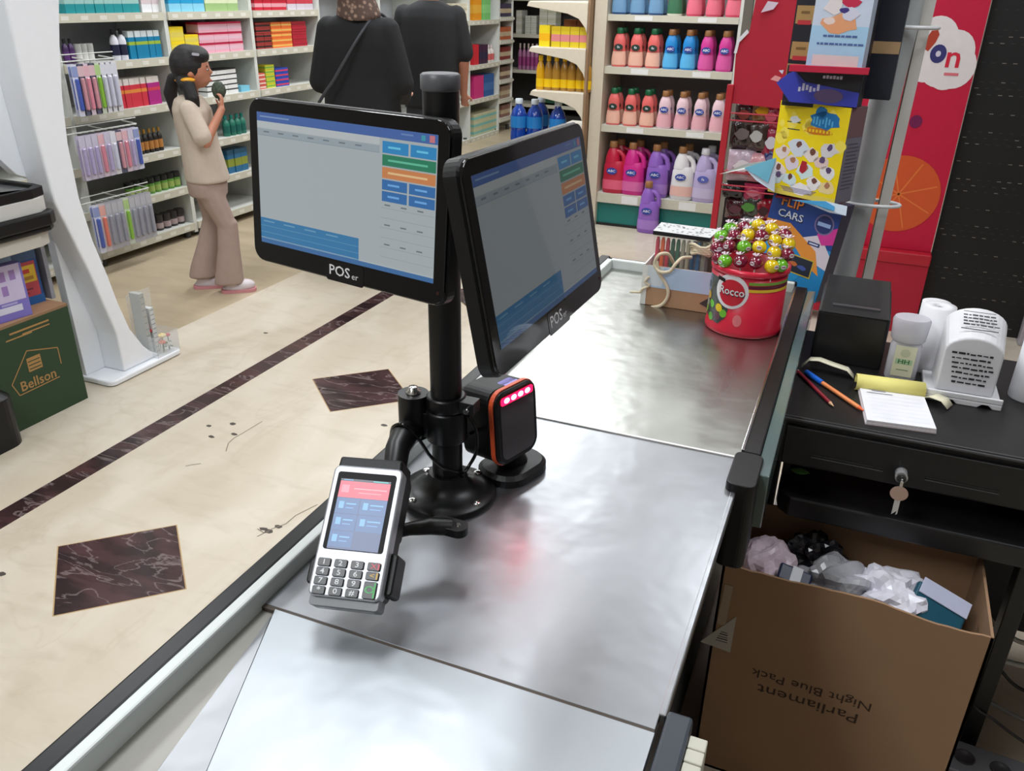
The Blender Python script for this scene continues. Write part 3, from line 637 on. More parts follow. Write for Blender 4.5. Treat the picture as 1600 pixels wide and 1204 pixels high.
crumple('plastic_bag', 'large pale bag underneath the other wrappers', 'plastic bag', (.13, 1.50, .40), (.19, .085, .06), C(120, 116, 128, .4), 14, .3)
t = thing('packet', 'dark teal packet with white flap at the right of the waste box', 'packet', mat=FR((.290, 1.450, .510), (.9, -.05, -.35), (.12, .8, .55)), group='discarded packaging in the cardboard box')
MB().box(-.05, .05, -.035, .035, -.012, .004, C(16, 76, 96, .35)).build('packet_body', t, .004); MB().box(-.045, .05, .012, .045, .004, .007, C(186, 190, 214, .4)).build('flap', t, .001)
MB().box(-.005, .052, -.042, -.034, -.002, .004, C(220, 224, 230, .4)).build('white_edge', t)
t = thing('packet', 'navy packet with white stripe near the front left of the waste box', 'packet', mat=FR((.030, 1.425, .525), (.95, 0, -.2), (0, .8, .5)), group='discarded packaging in the cardboard box')
MB().box(-.032, .032, -.018, .018, -.008, .004, C(26, 38, 74, .4)).build('packet_body', t, .004); MB().box(-.008, .012, -.019, .019, .004, .005, C(220, 222, 230, .4)).build('stripe', t)
# a sweet wrapper on the shelf, cables and power strip on the floor at the right
crumple('wrapper', 'green and white sweet wrapper on the desk shelf left of the lock', 'wrapper', PX(1250, 736, Z=.631), (.018, .009, .004), C(120, 180, 90, .3, var=.5, vscale=80), 21, .3)['group'] = ''
del bpy.data.objects['wrapper']['group']
def spl(pts, k=6):
    cu = [Vector(p) for p in pts]; P = []
    for i in range(len(cu)-1):
        p0, p1, p2, p3 = cu[max(i-1, 0)], cu[i], cu[i+1], cu[min(i+2, len(cu)-1)]
        for s in range(k):
            t = s/k; P.append(.5*((2*p1)+(p2-p0)*t+(2*p0-5*p1+4*p2-p3)*t*t+(3*p1-p0-3*p2+p3)*t**3))
    P.append(cu[-1]); return P
for lab, pp, r, mt, Yp in (('thick pale grey cable, highest of the cables right of the box', [(1545, 965), (1560, 982), (1580, 995), (1600, 1004), (1640, 1010)], .0058, C(170, 166, 160, .5), 1.75),
                     ('flat white cable just below the top cable', [(1535, 1022), (1562, 1030), (1600, 1040), (1650, 1046)], .0062, C(186, 184, 178, .5), 1.73),
                     ('black cable hanging in a curve right of the box', [(1540, 1030), (1562, 1045), (1580, 1065), (1600, 1078), (1640, 1090)], .004, C(14, 14, 16, .4), 1.70),
                     ('grey cable lying low right of the box', [(1525, 1088), (1550, 1098), (1580, 1115), (1610, 1128), (1650, 1135)], .005, C(130, 132, 134, .5), 1.72),
                     ('thin dark grey cable, lowest of the cables right of the box', [(1525, 1105), (1550, 1122), (1580, 1145), (1610, 1165)], .0035, C(70, 68, 70, .5), 1.66)):
    tag(MB().tube(spl([PX(*pp[0], Y=Yp)+Vector((-.035, .06, .01))]+[PX(x, y, Y=Yp) for x, y in pp]), r, mt, 8).build('cable'), lab, 'cable', 'cables hanging right of the cardboard box')
q = PX(1545, 1192, Z=.04)
t = thing('power_strip', 'grey power strip with round sockets on the floor by the box', 'power strip', (q.x+.02, q.y-.015, 0), -.08)
MB().prism(rrect(.26, .095, .012, 4), 0, .045, C(120, 120, 126, .5)).build('strip_body', t, .004)
for x in (-.07, .0, .07): tag(MB().lathe([(.021, .0455), (.0215, .0475), (.019, .0475), (.0185, .0462), (.001, .0462)], C(62, 60, 62, .5), T(x, 0, 0), 24).build('socket', t), None)
# ------------------------------------------------------------------ things at the far end of the counter
BK = (-.181, 1.868); RB, HB = .0835, .152
RD = C(196, 30, 56, .32)
bt_ = thing('candy_bucket', 'round red candy bucket with white logo and clear window on the counter', 'bucket', (*BK, .8605))
b = MB(); b.lathe([(.0825, 0), (RB+.002, .002), (RB+.002, .012), (RB, .016), (RB, HB), (RB-.002, HB), (RB-.002, .02), (.01, .02)], RD, n=64, cap=False); b.lathe([(.001, 0), (.0825, 0)], RD, n=64, cap=False); b.build('tub', bt_)
b = MB(); b.lathe([(RB+.0008, HB-.012), (RB+.0032, HB-.011), (RB+.0032, HB+.002), (RB-.001, HB+.002)], C(214, 40, 66, .25), n=64, cap=False); b.build('rim', bt_)
def cyl_patch(b, P, mat, eps, R=RB, cut=12):
    """polygon P in (angle deg from -y towards +x, height) wrapped on the tub"""
    bm = bmesh.new(); vs = [bm.verts.new((p[0], p[1], 0)) for p in P]; bm.faces.new(vs)
    lo, hi = min(p[0] for p in P), max(p[0] for p in P); k = lo+5
    while k < hi:
        g = bm.verts[:]+bm.edges[:]+bm.faces[:]; bmesh.ops.bisect_plane(bm, geom=g, plane_co=(k, 0, 0), plane_no=(1, 0, 0)); k += 5
    bm.verts.index_update()
    V = [((R+eps)*math.sin(math.radians(v.co.x)), -(R+eps)*math.cos(math.radians(v.co.x)), v.co.y) for v in bm.verts]
    b.add(V, [tuple(v.index for v in f.verts) for f in bm.faces], mat); bm.free()
dg = 180/PI/RB
def circ(a, z, r, n=28, sx=1): return [(a+r*dg*sx*math.cos(i*2*PI/n), z+r*math.sin(i*2*PI/n)) for i in range(n)]
VA = -25     # towards the camera
b = MB(); cyl_patch(b, [(VA-62, .034), (VA-10, .022), (VA+2, .040), (VA+6, .062), (VA-6, .088), (VA-20, .128), (VA-62, .128)], C(58, 66, 64, .12, coat=1.), .0006); b.build('window', bt_)
b = MB(); rr = random.Random(4)
for a, z, c in ((-48, .045, (90, 170, 50)), (-30, .062, (96, 186, 46)), (-13, .060, (232, 196, 30)), (-4, .050, (110, 180, 50)), (-22, .038, (70, 60, 66)), (-30, .032, (90, 170, 50)), (-42, .078, (196, 160, 70)), (-50, .10, (60, 80, 74)), (-46, .06, (150, 160, 160)), (-38, .055, (60, 66, 70)), (-15, .040, (100, 60, 74))):
    cyl_patch(b, circ(VA+a+2, z, .0095 if c[0] > 80 else .008), C(*c, .2, coat=.6), .0012)
b.build('window_sweets', bt_)
b = MB(); WH = C(226, 222, 226, .3)
cyl_patch(b, circ(VA+7, .104, .039), WH, .0016); cyl_patch(b, circ(VA+8, .102, .030), C(196, 30, 50, .3), .0022)
cyl_patch(b, [(VA-18, .134), (VA-4, .130), (VA-4, .122), (VA-18, .125)], C(20, 16, 18, .3), .0026)
def cyl_text(b, s, size, mat, a, z, eps, sx=1.):
    vs, fs = text_mesh(s, True); bm = bmesh.new(); V = [bm.verts.new((v.x*size*sx, v.y*size, 0)) for v in vs]
    for f in fs:
        try: bm.faces.new([V[i] for i in f])
        except ValueError: pass
    bm.verts.index_update()
    o = [((RB+eps)*math.sin(math.radians(a)+v.co.x/RB), -(RB+eps)*math.cos(math.radians(a)+v.co.x/RB), z+v.co.y) for v in bm.verts]
    b.add(o, [tuple(v.index for v in f.verts) for f in bm.faces], mat); bm.free()
cyl_text(b, 'Rocco', .0255, C(60, 20, 30, .4), VA+8.5, .1028, .0030, .92); cyl_text(b, 'Rocco', .0245, WH, VA+8, .105, .0036, .92)
b.build('logo', bt_)
for z, c in ((.128, (118, 160, 60)), (.120, (96, 20, 50)), (.112, (226, 190, 50))):
    b = MB(); cyl_patch(b, [(VA+32, z-.0035), (VA+110, z-.0035), (VA+110, z+.003), (VA+32, z+.003)], C(*c, .35), .0008); b.build('stripe', bt_)
b = MB(); cyl_patch(b, circ(VA+22, .040, .014, 20, .7), C(226, 120, 126, .35), .0008); b.build('pink_mark', bt_)
# lollipops: one model, then copies in rows; each colour its own wrapper
LC = {'yellow': (236, 200, 20), 'dark red': (124, 18, 50), 'green': (110, 186, 40)}
protos = {}
def lolli(col):
    t = thing('lollipop', 'lollipop', 'lollipop', group='wrapped lollipops in the red bucket')
    m = M('wrap_'+col.replace(' ', '_'), LC[col], .16, var=.25, vscale=60, coat=.7)
    b = MB(); b.ell((0, 0, 0), (.0158, .0158, .0148), m, None, 16, 10); b.build('sweet', t)
    b = MB()
    b.prism([(.0058*math.cos(i*PI/6), .0045*math.sin(i*PI/6)) for i in range(12)], 0, .0006, C(214, 214, 220, .25), FR((.002, -.0156, .001), (1, 0, 0), (0, 0, 1)))
    b.rect(-.004, .004, -.0008, .0012, .0008, C(150, 30, 50, .3), FR((.002, -.0158, .001), (1, 0, 0), (0, 0, 1)))
    for k in range(7): a = k*PI*2/7; b.add([(0, 0, .0140), (.011*math.cos(a), .011*math.sin(a), .0195), (.011*math.cos(a+.6), .011*math.sin(a+.6), .0175)], [(0, 1, 2)], C(206, 190, 200, .25))
    b.build('wrapper_frill', t)
    MB().cyl((0, 0, -.012), (0, 0, -.034), .0018, C(232, 232, 228, .5), n=8).build('stick', t)
    return t
rows = [('front row', .166, -.056, 6, .165), ('second row', .186, -.030, 6, .160), ('third row', .205, -.002, 6, .145), ('fourth row', .214, .028, 5, .12), ('rear row', .205, .056, 4, .10)]
cols = ['dark red', 'green', 'dark red', 'dark red', 'yellow', 'green', 'dark red', 'dark red', 'green', 'yellow', 'yellow', 'dark red', 'green', 'dark red', 'yellow', 'dark red', 'yellow', 'yellow', 'green', 'dark red', 'yellow', 'yellow', 'dark red', 'yellow', 'green', 'dark red', 'yellow', 'dark red', 'yellow', 'green', 'dark red']
k = 0; rr = random.Random(9)
for rn, z, y, n, wd in rows:
    for i in range(n):
        x = -wd/2+wd*i/(n-1)
        yy = y+.010*(1-abs(2*i/(n-1)-1)**2)*(-1 if y < 0 else 1)
        L = math.hypot(x, yy)
        if L > .080: x *= .080/L; yy *= .080/L
        cc = cols[k]; lab = 'lollipop wrapped in %s, %s in the %s of the bucket pile' % (cc, pos(i, n), rn)
        zz = z+.012*math.sin(PI*i/(n-1))*(1 if 'front' not in rn else .4)+rr.uniform(-.003, .003)
        loc = (BK[0]+x, BK[1]+yy, .8605+zz); rot = (rr.uniform(-.1, .1), rr.uniform(-.1, .1), rr.uniform(-.8, .8))
        if cc not in protos: t = lolli(cc); t.location = loc; t.rotation_euler = rot; t['label'] = lab; protos[cc] = t
        else: clone(protos[cc], lab, loc, rot=rot)
        k += 1
        if rn == 'rear row': pass
# open display carton with cord, and the marker pack inside it
q0 = PX(1001, 473, Z=.8605); q1 = PX(1108, 488, Z=.8605)
t = thing('display_carton', 'low brown and light blue cardboard carton at the end of the counter', 'carton', (q0.x, q0.y, .8605))
W = q1.x-q0.x+.01; D = .15; H = .100
def cbox(b, n, lab=None): return tag(b.build(n, t), lab)
LBL = C(180, 204, 232, .55); BRN = C(178, 140, 108, .7)
b = MB(); b.box(0, W, -.003, 0, 0, H, BRN); b.box(0, W, -.0042, -.003, .046, H, LBL); b.box(-.001, .012, -.005, 0, 0, H, C(222, 222, 218, .6)); b.box(.012, .05, -.0045, -.003, .05, H, C(214, 222, 230, .55))
b.prism([(W-.035, .022), (W-.012, .040), (W, .040), (W, .033), (W-.014, .029), (W, .026), (W, .018), (W-.012, .012)], 0, .001, C(64, 52, 56, .6), FR((0, -.0032, 0), (1, 0, 0), (0, 0, 1)))
cbox(b, 'front_wall'); b = MB(); b.box(0, W, D-.003, D, 0, H, BRN); b.box(0, W, D-.004, D-.003, 0, H, C(90, 70, 60, .7)); cbox(b, 'back_wall')
cbox(MB().box(0, .003, 0, D, 0, H, C(222, 222, 218, .6)), 'side_wall'); cbox(MB().box(W-.003, W, 0, D, 0, H, LBL), 'side_wall'); cbox(MB().box(0, W, 0, D, 0, .003, BRN), 'bottom')
t = thing('marker_set', 'clear pack of coloured markers with black and white patterned top', 'marker set', (q0.x+.003, q0.y+.055, .8645), -.05)
for i, c in enumerate(((196, 40, 70), (226, 96, 30), (190, 36, 60), (24, 90, 66), (30, 100, 70), (150, 150, 130), (170, 166, 140), (24, 96, 140), (30, 110, 160), (150, 156, 140))):
    b = MB(); b.lathe([(.0052, 0), (.0052, .14), (.003, .15)], C(*c, .4), T(.012+.0128*i, .010, 0), 12); tag(b.build('marker', t), '%s marker' % ['red', 'orange', 'red', 'dark green', 'green', 'grey', 'beige', 'blue', 'blue', 'grey'][i])
b = MB(); b.box(.002, .138, .002, .0185, 0, .155, M('thin_clear', (230, 234, 238), .1, alpha=.1, var=0)); b.build('clear_sleeve', t)
b = MB(); b.box(0, .140, -.001, .022, .156, .166, C(22, 20, 24, .4)); b.add([(0, -.001, .166), (.14, -.001, .166), (.15, .05, .176), (.005, .05, .176)], [(0, 1, 2, 3)], C(190, 190, 190, .5))
rr = random.Random(6)
for i in range(46): x = rr.uniform(.004, .138); y = rr.uniform(.003, .045); b.add([(x-.003, y-.0012, .1662+y*.2), (x+.003, y-.001, .1662+y*.2), (x+.0025, y+.0015, .1666+y*.2), (x-.002, y+.0012, .1666+y*.2)], [(0, 1, 2, 3)], C(40, 40, 46, .5))
b.build('patterned_top', t)
CORD = C(214, 200, 172, .8, bump=.3, bscale=900)
def cord(lab, pts, r=.0042):
    tag(MB().tube(spl(pts, 7), [r]*((len(pts)-1)*7+1), CORD, 8).build('cord'), lab, 'cord', 'cream cotton cords on the carton')
Yc = q0.y-.010
def F(x, y, Yp=Yc): return PX(x, y, Y=Yp)
cord('thick cream cord looping over the front of the carton', [F(1052, 410, Yc+.04), F(1044, 397, Yc+.02), F(1030, 398), F(1023, 412), F(1030, 424, Yc-.004), F(1046, 424, Yc-.004), F(1056, 412), F(1066, 403, Yc+.02), F(1080, 402, Yc+.05)])
cord('cream cord end hanging down the front of the carton in an S', [F(1026, 408, Yc), F(1029, 425), F(1038, 440), F(1044, 455), F(1041, 468), F(1032, 477), F(1018, 480)])
cord('knotted tan cord end at the left corner of the carton', [F(1014, 432), F(1008, 440), F(1014, 446), F(1004, 451), F(1000, 456), F(992, 456), F(985, 456)], .003)
def coil(lab, px, py, Yp, R, z=0):
    c = PX(px, py, Y=Yp); P = []
    for i in range(60): a = i*.55; P.append(c+Vector((R*math.cos(a)*(1+.15*math.sin(i)), .8*R*math.sin(a), .004*math.sin(i*1.7)+i*.0004)))
    tag(MB().tube(P, .004, CORD, 7).build('cord'), lab, 'cord', 'cream cotton cords on the carton')
coil('bundle of cream cord piled on the carton behind the bucket', 1098, 396, Yc+.07, .028); coil('small coil of cream cord above the bundle', 1100, 378, Yc+.11, .017)

# ------------------------------------------------------------------ pipe, duct and the magazine stand beyond the counter
PG = C(176, 180, 182, .4, var=.04); p_a = PX(1420, 0, Y=2.45); p_b = PX(1313, 440, Y=2.45); dr = (p_a-p_b)/(p_a.z-p_b.z)
P0 = p_b+dr*(0-p_b.z); P1 = p_b+dr*(CEIL-p_b.z)
t = thing('drain_pipe', 'round light grey pipe running floor to ceiling behind the magazines', 'pipe', P0)
o = MB().cyl(P0, P1, .037, PG, n=28).build('pipe', t); o.location = -P0
t2 = thing('cable_duct', 'narrow white cable duct running up beside the grey pipe', 'cable duct', (.104, 2.478, 0))
da = PX(1454, 0, Y=2.478)-Vector((.104, 2.478, 0)); db = PX(1354, 442, Y=2.478)-Vector((.104, 2.478, 0)); dd = (da-db)/(da.z-db.z); d0 = db-dd*db.z; d1 = db+dd*(CEIL-db.z)
for nm, xa, xb, ya, mt in (('duct', -.013, .013, .012, C(206, 202, 196, .5)), ('gap_strip', -.016, -.0132, .006, C(130, 112, 96, .6))):  # gap part is only a thin brown strip along the duct's left edge
    b = MB(); b.add([(d0.x+xa, -ya, 0), (d0.x+xb, -ya, 0), (d0.x+xb, ya, 0), (d0.x+xa, ya, 0), (d1.x+xa, -ya, CEIL), (d1.x+xb, -ya, CEIL), (d1.x+xb, ya, CEIL), (d1.x+xa, ya, CEIL)],
     [(3, 2, 1, 0), (4, 5, 6, 7), (0, 1, 5, 4), (1, 2, 6, 5), (2, 3, 7, 6), (3, 0, 4, 7)], mt); b.build(nm, t2)
for z, lab in ((1.052, 'white plastic tie round the pipe and duct, above the printer'), (1.49, 'white plastic tie round the pipe and duct near the ceiling')):
    c = p_b+dr*(z-p_b.z); b = MB(); R = []
    for i in range(25):
        a = 2*PI*i/24; x = (.040*math.cos(a)); R.append((c.x+x+(.085-c.x+.0)*(1 if math.cos(a) > 0 else 0)*math.cos(a)**.6 if math.cos(a) > 0 else c.x+x, 2.445+.042*math.sin(a), z))
    b.tube(R, .005, C(226, 228, 230, .3), 8); b.build('cable_tie'); tag(bpy.context.scene.objects[-1] if False else [o for o in COL.objects if o.name.startswith('cable_tie')][-1], lab, 'cable tie')
# stand post with arms
t = thing('magazine_stand', 'dark red metal post with tray carrying sticker albums beyond the counter', 'magazine stand', (-.075, 2.385, 0))
DR = C(110, 20, 34, .35); sx = thing
b = MB(); b.box(-.02, .02, -.012, .012, 0, 1.72, DR); b.build('post', t, .002)
MB().box(-.14, .01, -.10, .03, 0, .02, DR).build('foot', t, .003)
b = MB(); b.box(-.115, .062, -.195, -.13, 1.400, 1.405, C(196, 34, 66, .3)); b.box(-.115, .062, -.200, -.195, 1.393, 1.408, C(196, 34, 66, .3)); b.box(-.03, .03, -.06, -.012, 1.385, 1.40, DR); b.build('tray', t, .001)
b = MB(); b.box(-.11, .03, -.10, -.012, 1.0745, 1.0785, DR); b.build('lower_tray', t); 
b = MB(); b.box(-.09, .03, -.10, -.012, .806, .810, DR); b.build('bottom_tray', t)
AX = (.90, -.436, 0)
def flatbox(name, lab, cat, c, X, up, w, h, dep, side, front, grp=None):
    t = thing(name, lab, cat, mat=FR(c, X, up), group=grp)
    b = MB(); b.box(-w/2, w/2, -h/2, h/2, -dep, 0, side); b.build('box', t, .0012)
    front(t, w, h); return t
def R2(b, w, h, u0, v0, u1, v1, c, z=.0004): b.rect((u0-.5)*w, (u1-.5)*w, (.5-v1)*h, (.5-v0)*h, z, C(*c, .35))
def blob(b, w, h, u, v, r, c, z=.0006, sy=1., n=10, seed=0):
    rr = random.Random(seed); b.prism([((u-.5)*w+r*math.cos(2*PI*i/n)*(1+rr.uniform(-.25, .25)), (.5-v)*h+r*sy*math.sin(2*PI*i/n)*(1+rr.uniform(-.25, .25))) for i in range(n)], 0, z, C(*c, .35))
def yellow(t, w, h):
    b = MB(); sd = FR((w/2+.0006, 0, -.0375), (0, 0, -1), (0, 1, 0)); b.rect(-.036, .036, -.113, .045, 0, C(120, 116, 130, .4), sd); [b.rect(-.026, .020+.006*(k % 3), .028-k*.009, .031-k*.009, .0004, C(84, 80, 96, .4), sd) for k in range(13)]; b.build('side_print', t)
    b = MB(); R2(b, w, h, 0, 0, 1, 1, (238, 212, 20)); R2(b, w, h, .0, .94, 1, 1, (226, 206, 90), .0006)
    rr = random.Random(11)
    for i in range(14): blob(b, w, h, rr.uniform(.05, .95), rr.uniform(.05, .4), rr.uniform(.008, .016), (242, 222, 90), .0005, seed=i)
    b.build('cover', t); b = MB()
    for i, (u, v, sx_, c1) in enumerate(((.36, .44, 1.3, (206, 214, 224)), (.15, .52, 1., (222, 208, 206)), (.80, .43, 1.1, (210, 206, 210)), (.57, .50, 1., (226, 214, 208)), (.30, .62, 1.1, (216, 206, 220)), (.72, .57, .9, (220, 196, 190)), (.10, .72, 1.1, (226, 212, 214)), (.5, .68, 1.2, (206, 226, 228)), (.83, .66, 1.1, (226, 226, 226)), (.30, .80, 1., (204, 224, 230)), (.85, .82, 1., (230, 208, 150)), (.12, .80, .9, (206, 220, 226)), (.66, .8, 1., (232, 228, 230)))):
        blob(b, w, h, u, v+.02, .0215*sx_, c1, .0008, .75, 11, i); blob(b, w, h, u+.01, v-.01, .008, [(110, 70, 60), (170, 120, 90), (90, 70, 110)][i % 3], .0011, 1., 7, i+30)
    blob(b, w, h, .48, .66, .011, (170, 36, 50), .0012, 1.6, 8, 3); blob(b, w, h, .5, .9, .030, (236, 232, 236), .0008, .5, 14, 9)
    b.build('figures', t); b = MB()
    blob(b, w, h, .65, .16, .040, (28, 116, 180), .0009, .55, 16, 5); blob(b, w, h, .60, .07, .018, (28, 116, 180), .0009, .7, 10, 7)
    [b.rect(x, x+.0045, .068+.004*math.sin(x*300), .084+.004*math.sin(x*210), .0013, C(90, 176, 220, .35)) for x in [.002+.0085*k for k in range(7)]]
    b.build('title', t); b = MB()
    blob(b, w, h, .60, .27, .045, (206, 120, 20), .0009, .18, 16, 8)
    for i in range(8): R2(b, w, h, .42+.05*i, .255, .45+.05*i, .285, (238, 200, 40), .0012)
    R2(b, w, h, .14, .205, .34, .215, (40, 40, 50), .0008); blob(b, w, h, .25, .18, .014, (226, 230, 232), .0009, .6, 10, 2); R2(b, w, h, .16, .28, .34, .29, (40, 50, 60), .0008)
    for i in range(4): R2(b, w, h, .18+.02*i, .905+.014*i, .72-.02*i, .911+.014*i, (80, 80, 150), .0010)
    b.build('title_print', t)
flatbox('sticker_album_box', 'bright yellow sticker album box with blue title hanging by the pipe', 'box', (-.122, 2.262, 1.200), (.8777, -.468, .0), (0, .0, 1), .1955, .231, .075, C(120, 90, 96, .4), yellow, 'boxes on the magazine stand')
def flip(t, w, h):
    b = MB(); R2(b, w, h, 0, 0, 1, 1, (38, 70, 140)); R2(b, w, h, 0, .45, 1, 1, (44, 136, 196), .0006)
    b.prism([(-.02, .01), (.06, .045), (.1, .0), (.1, -.04), (.02, -.02)], 0, .0008, C(214, 206, 214, .35)); b.prism([(-.10, .045), (-.03, .050), (.06, .0), (.085, -.06), (.05, -.045), (-.02, .01), (-.1, .02)], 0, .0010, C(226, 146, 60, .35))
    b.prism([(.05, .045), (.10, .075), (.10, .03), (.07, .02)], 0, .0010, C(206, 60, 150, .35)); b.prism([(-.1, .0), (-.02, -.01), (.04, -.07), (0, -.13), (-.1, -.12)], 0, .0011, C(48, 150, 206, .35))
    b.build('cover', t); b = MB()
    b.text('FLIP', .036, C(40, 30, 60, .35), None, -.0375, .099, .0012, 1.05, True); b.text('FLIP', .036, C(240, 140, 40, .35), None, -.04, .101, .0014, 1.05, True)
    b.text('CARS', .027, C(20, 24, 40, .35), None, -.0345, .067, .0012, 1.15, True); b.text('CARS', .027, C(206, 214, 224, .35), None, -.036, .069, .0014, 1.15, True)
    b.build('lettering', t); b = MB()
    for r_, c_, z_ in ((.027, (120, 110, 150), .0012), (.023, (40, 56, 110), .0014)): b.prism([(.062+r_*math.cos(i*PI/12), .073+r_*math.sin(i*PI/12)) for i in range(24)], 0, z_, C(*c_, .35))
    b.rect(.044, .08, .068, .078, .0016, C(150, 176, 220, .35)); b.rect(.032, .066, .012, .022, .0014, C(30, 50, 110, .35)); b.rect(.036, .062, .015, .019, .0016, C(200, 206, 224, .35)); b.build('badge', t)
    b = MB(); b.rect(-.035, .065, -.075, -.025, .0014, C(206, 180, 60, .35)); b.rect(-.032, .062, -.072, -.028, .0016, C(40, 46, 60, .35)); blob(b, 1, 1, .49, .548, .010, (214, 120, 110), .0018, .6); blob(b, 1, 1, .51, .549, .010, (200, 110, 60), .0019, .6); blob(b, 1, 1, .535, .553, .012, (70, 90, 160), .0018, .5); b.rect(.02, .06, -.12, -.112, .0014, C(206, 180, 206, .35)); b.build('picture_strip', t)
c = PX(1243, 382, Y=2.285)
flatbox('card_game_box', 'blue and orange toy car card box below the yellow album box', 'box', c, (.90, -.42, -.10), (.10, 0, .99), .20, .262, .055, C(40, 36, 70, .4), flip, 'boxes on the magazine stand')
def sky_blue(t, w, h):
    b = MB(); R2(b, w, h, 0, 0, 1, 1, (196, 208, 226)); R2(b, w, h, 0, .66, 1, 1, (160, 200, 228), .0006); R2(b, w, h, .1, .90, .92, .99, (206, 200, 200), .0008)
    b.build('cover', t); b = MB()
    blob(b, w, h, .5, .64, .040, (222, 158, 116), .0010, .5, 12, 3); blob(b, w, h, .34, .50, .022, (222, 214, 216), .0012, .8, 9, 1); blob(b, w, h, .62, .46, .020, (190, 40, 76), .0013, .6, 9, 2); blob(b, w, h, .52, .40, .012, (232, 200, 30), .0012, 1.8, 8, 5); blob(b, w, h, .64, .56, .020, (206, 206, 224), .0014, .7, 9, 6); blob(b, w, h, .54, .53, .012, (60, 50, 120), .0015, .5, 8, 8); blob(b, w, h, .3, .62, .014, (226, 206, 200), .0012, .6, 8, 9)
    b.build('figures', t); b = MB(); IN = C(76, 100, 156, .35)
    for y, x0 in ((-.25, -.27), (-.315, -.36)):
        x = x0*w; rr = random.Random(int(-y*100))
        while x < -x0*w*1.1: l = rr.uniform(.006, .014); b.rect(x, x+l, y*h, y*h+.0045, .0012, IN); x += l+.0022
    b.build('print', t)
c = PX(1318, 10, Y=2.225)
flatbox('comic_box', 'pale blue box with playful figures standing on the red tray', 'box', c, (.975, -.22, .0), (.0, .0, 1), .130, .262, .06, C(176, 188, 206, .4), sky_blue, 'boxes on the magazine stand')
def dark(t, w, h):
    b = MB(); R2(b, w, h, 0, 0, 1, 1, (30, 30, 40)); b.build('cover', t)
    TN = (168, 134, 84)
    for i, (u0, v0, u1, v1) in enumerate(((.02, .43, .24, .53), (.02, .63, .26, .73), (-.0, .755, .30, .865), (.62, .765, .96, .875))):
        b = MB(); R2(b, w, h, max(u0, .0), v0, u1, v1, TN, .0009); R2(b, w, h, u0+.03, v1-.02, u1-.02, v1+.005, (186, 50, 60), .0012); R2(b, w, h, u0+.06, v0+.03, u1-.05, v0+.045, (120, 90, 50), .0012)
        b.build('tan_label', t)
c = PX(1303, 30, Y=2.262)
flatbox('card_pack_box', 'black carton with tan pack labels behind the pale blue box', 'box', c, (.985, -.17, 0), (0, 0, 1), .185, .40, .03, C(24, 24, 32, .4), dark, 'boxes on the magazine stand')
def violet(t, w, h):
    b = MB(); b.prism([(-w/2-.022, .0), (-w/2+.018, -h/2), (w/2, -h/2), (w/2, -.010), (-.04, .006), (-w/2+.02, h/2-.012), (-w/2+.004, .022)], 0, .0012, C(58, 66, 176, .35)); b.build('panel', t)
    b = MB(); b.prism([(.02+.035*math.cos(a*PI/10), -.022+.016*math.sin(a*PI/10)) for a in range(20)], 0, .0018, C(96, 78, 120, .35)); [b.rect(-.055+.009*k, -.049+.009*k, -.016+.002*(k % 3), -.006+.003*((k*7) % 4), .002, C(196, 196, 220, .35)) for k in range(6)]; b.build('swirl', t); b = MB(); [b.rect(.0+.008*k, .006+.008*k, .017, .0235+.001*(k % 2), .002, C(206, 206, 226, .35)) for k in range(6)]
    b.prism([(-w/2-.028, .016), (-w/2-.012, .012), (-w/2-.018, .002), (-w/2-.038, .006)], 0, .0016, C(226, 150, 150, .35)); b.prism([(-w/2-.02, .028), (-w/2-.008, .030), (-w/2-.010, .020)], 0, .0016, C(206, 206, 226, .35)); b.build('print', t)
c = PX(1284, 134, Y=2.238)
flatbox('toy_pack', 'violet blue toy pack with pointed left edge under the red tray', 'box', c, (.97, -.24, 0), (0, 0, 1), .180, .085, .02, C(24, 24, 34, .4), violet, 'boxes on the magazine stand')
c = PX(1385, 60, Y=2.34)
def navy(t, w, h):
    b = MB(); R2(b, w, h, .0, .66, 1, .73, (176, 144, 106), .0008); b.prism([(-.3*w+.010*math.cos(i*.6), .03+.03*math.sin(i*.6)) for i in range(10)], 0, .0009, C(44, 46, 60, .4)); b.build('tan_band', t)
flatbox('card_carton', 'navy carton with a tan band in front of the grey pipe', 'box', PX(1382, 20, Y=2.36), (.995, -.09, 0), (0, 0, 1), .10, .395, .03, C(26, 30, 44, .4), navy, 'boxes on the magazine stand')
# leaflets sticking out
def sheet(lab, pts, mat, mat2=None):
    V = [PX(x, y, Y=Y) for x, y, Y in pts]; b = MB(); b.add(V, [tuple(range(len(V)))], mat)
    if mat2: c0 = sum(V, Vector())/len(V); b.add([v.lerp(c0, .0 if i in (0, 1) else .55)+Vector((0, -.002, 0)) for i, v in enumerate(V)], [tuple(range(len(V)))], mat2)
    o = b.build('leaflet'); md = o.modifiers.new('s', 'SOLIDIFY'); md.thickness = .0008; return tag(o, lab, 'leaflet', 'leaflets between the boxes')
sheet('blue and white leaflet fanned out left of the yellow box', [(1163, 262, 2.30), (1213, 246, 2.28), (1210, 300, 2.28), (1182, 282, 2.29)], C(206, 220, 236, .4), C(120, 196, 224, .4))
sheet('thin white leaflet corner pointing left over the candy rack', [(1124, 272, 2.33), (1168, 255, 2.31), (1205, 250, 2.30), (1165, 264, 2.31)], C(214, 220, 216, .4))
sheet('white and blue leaflet lying across the top of the card game box', [(1238, 312, 2.20), (1290, 314, 2.19), (1324, 322, 2.18), (1322, 337, 2.175), (1296, 332, 2.185), (1262, 318, 2.195)], C(206, 222, 236, .4), C(70, 160, 214, .4))
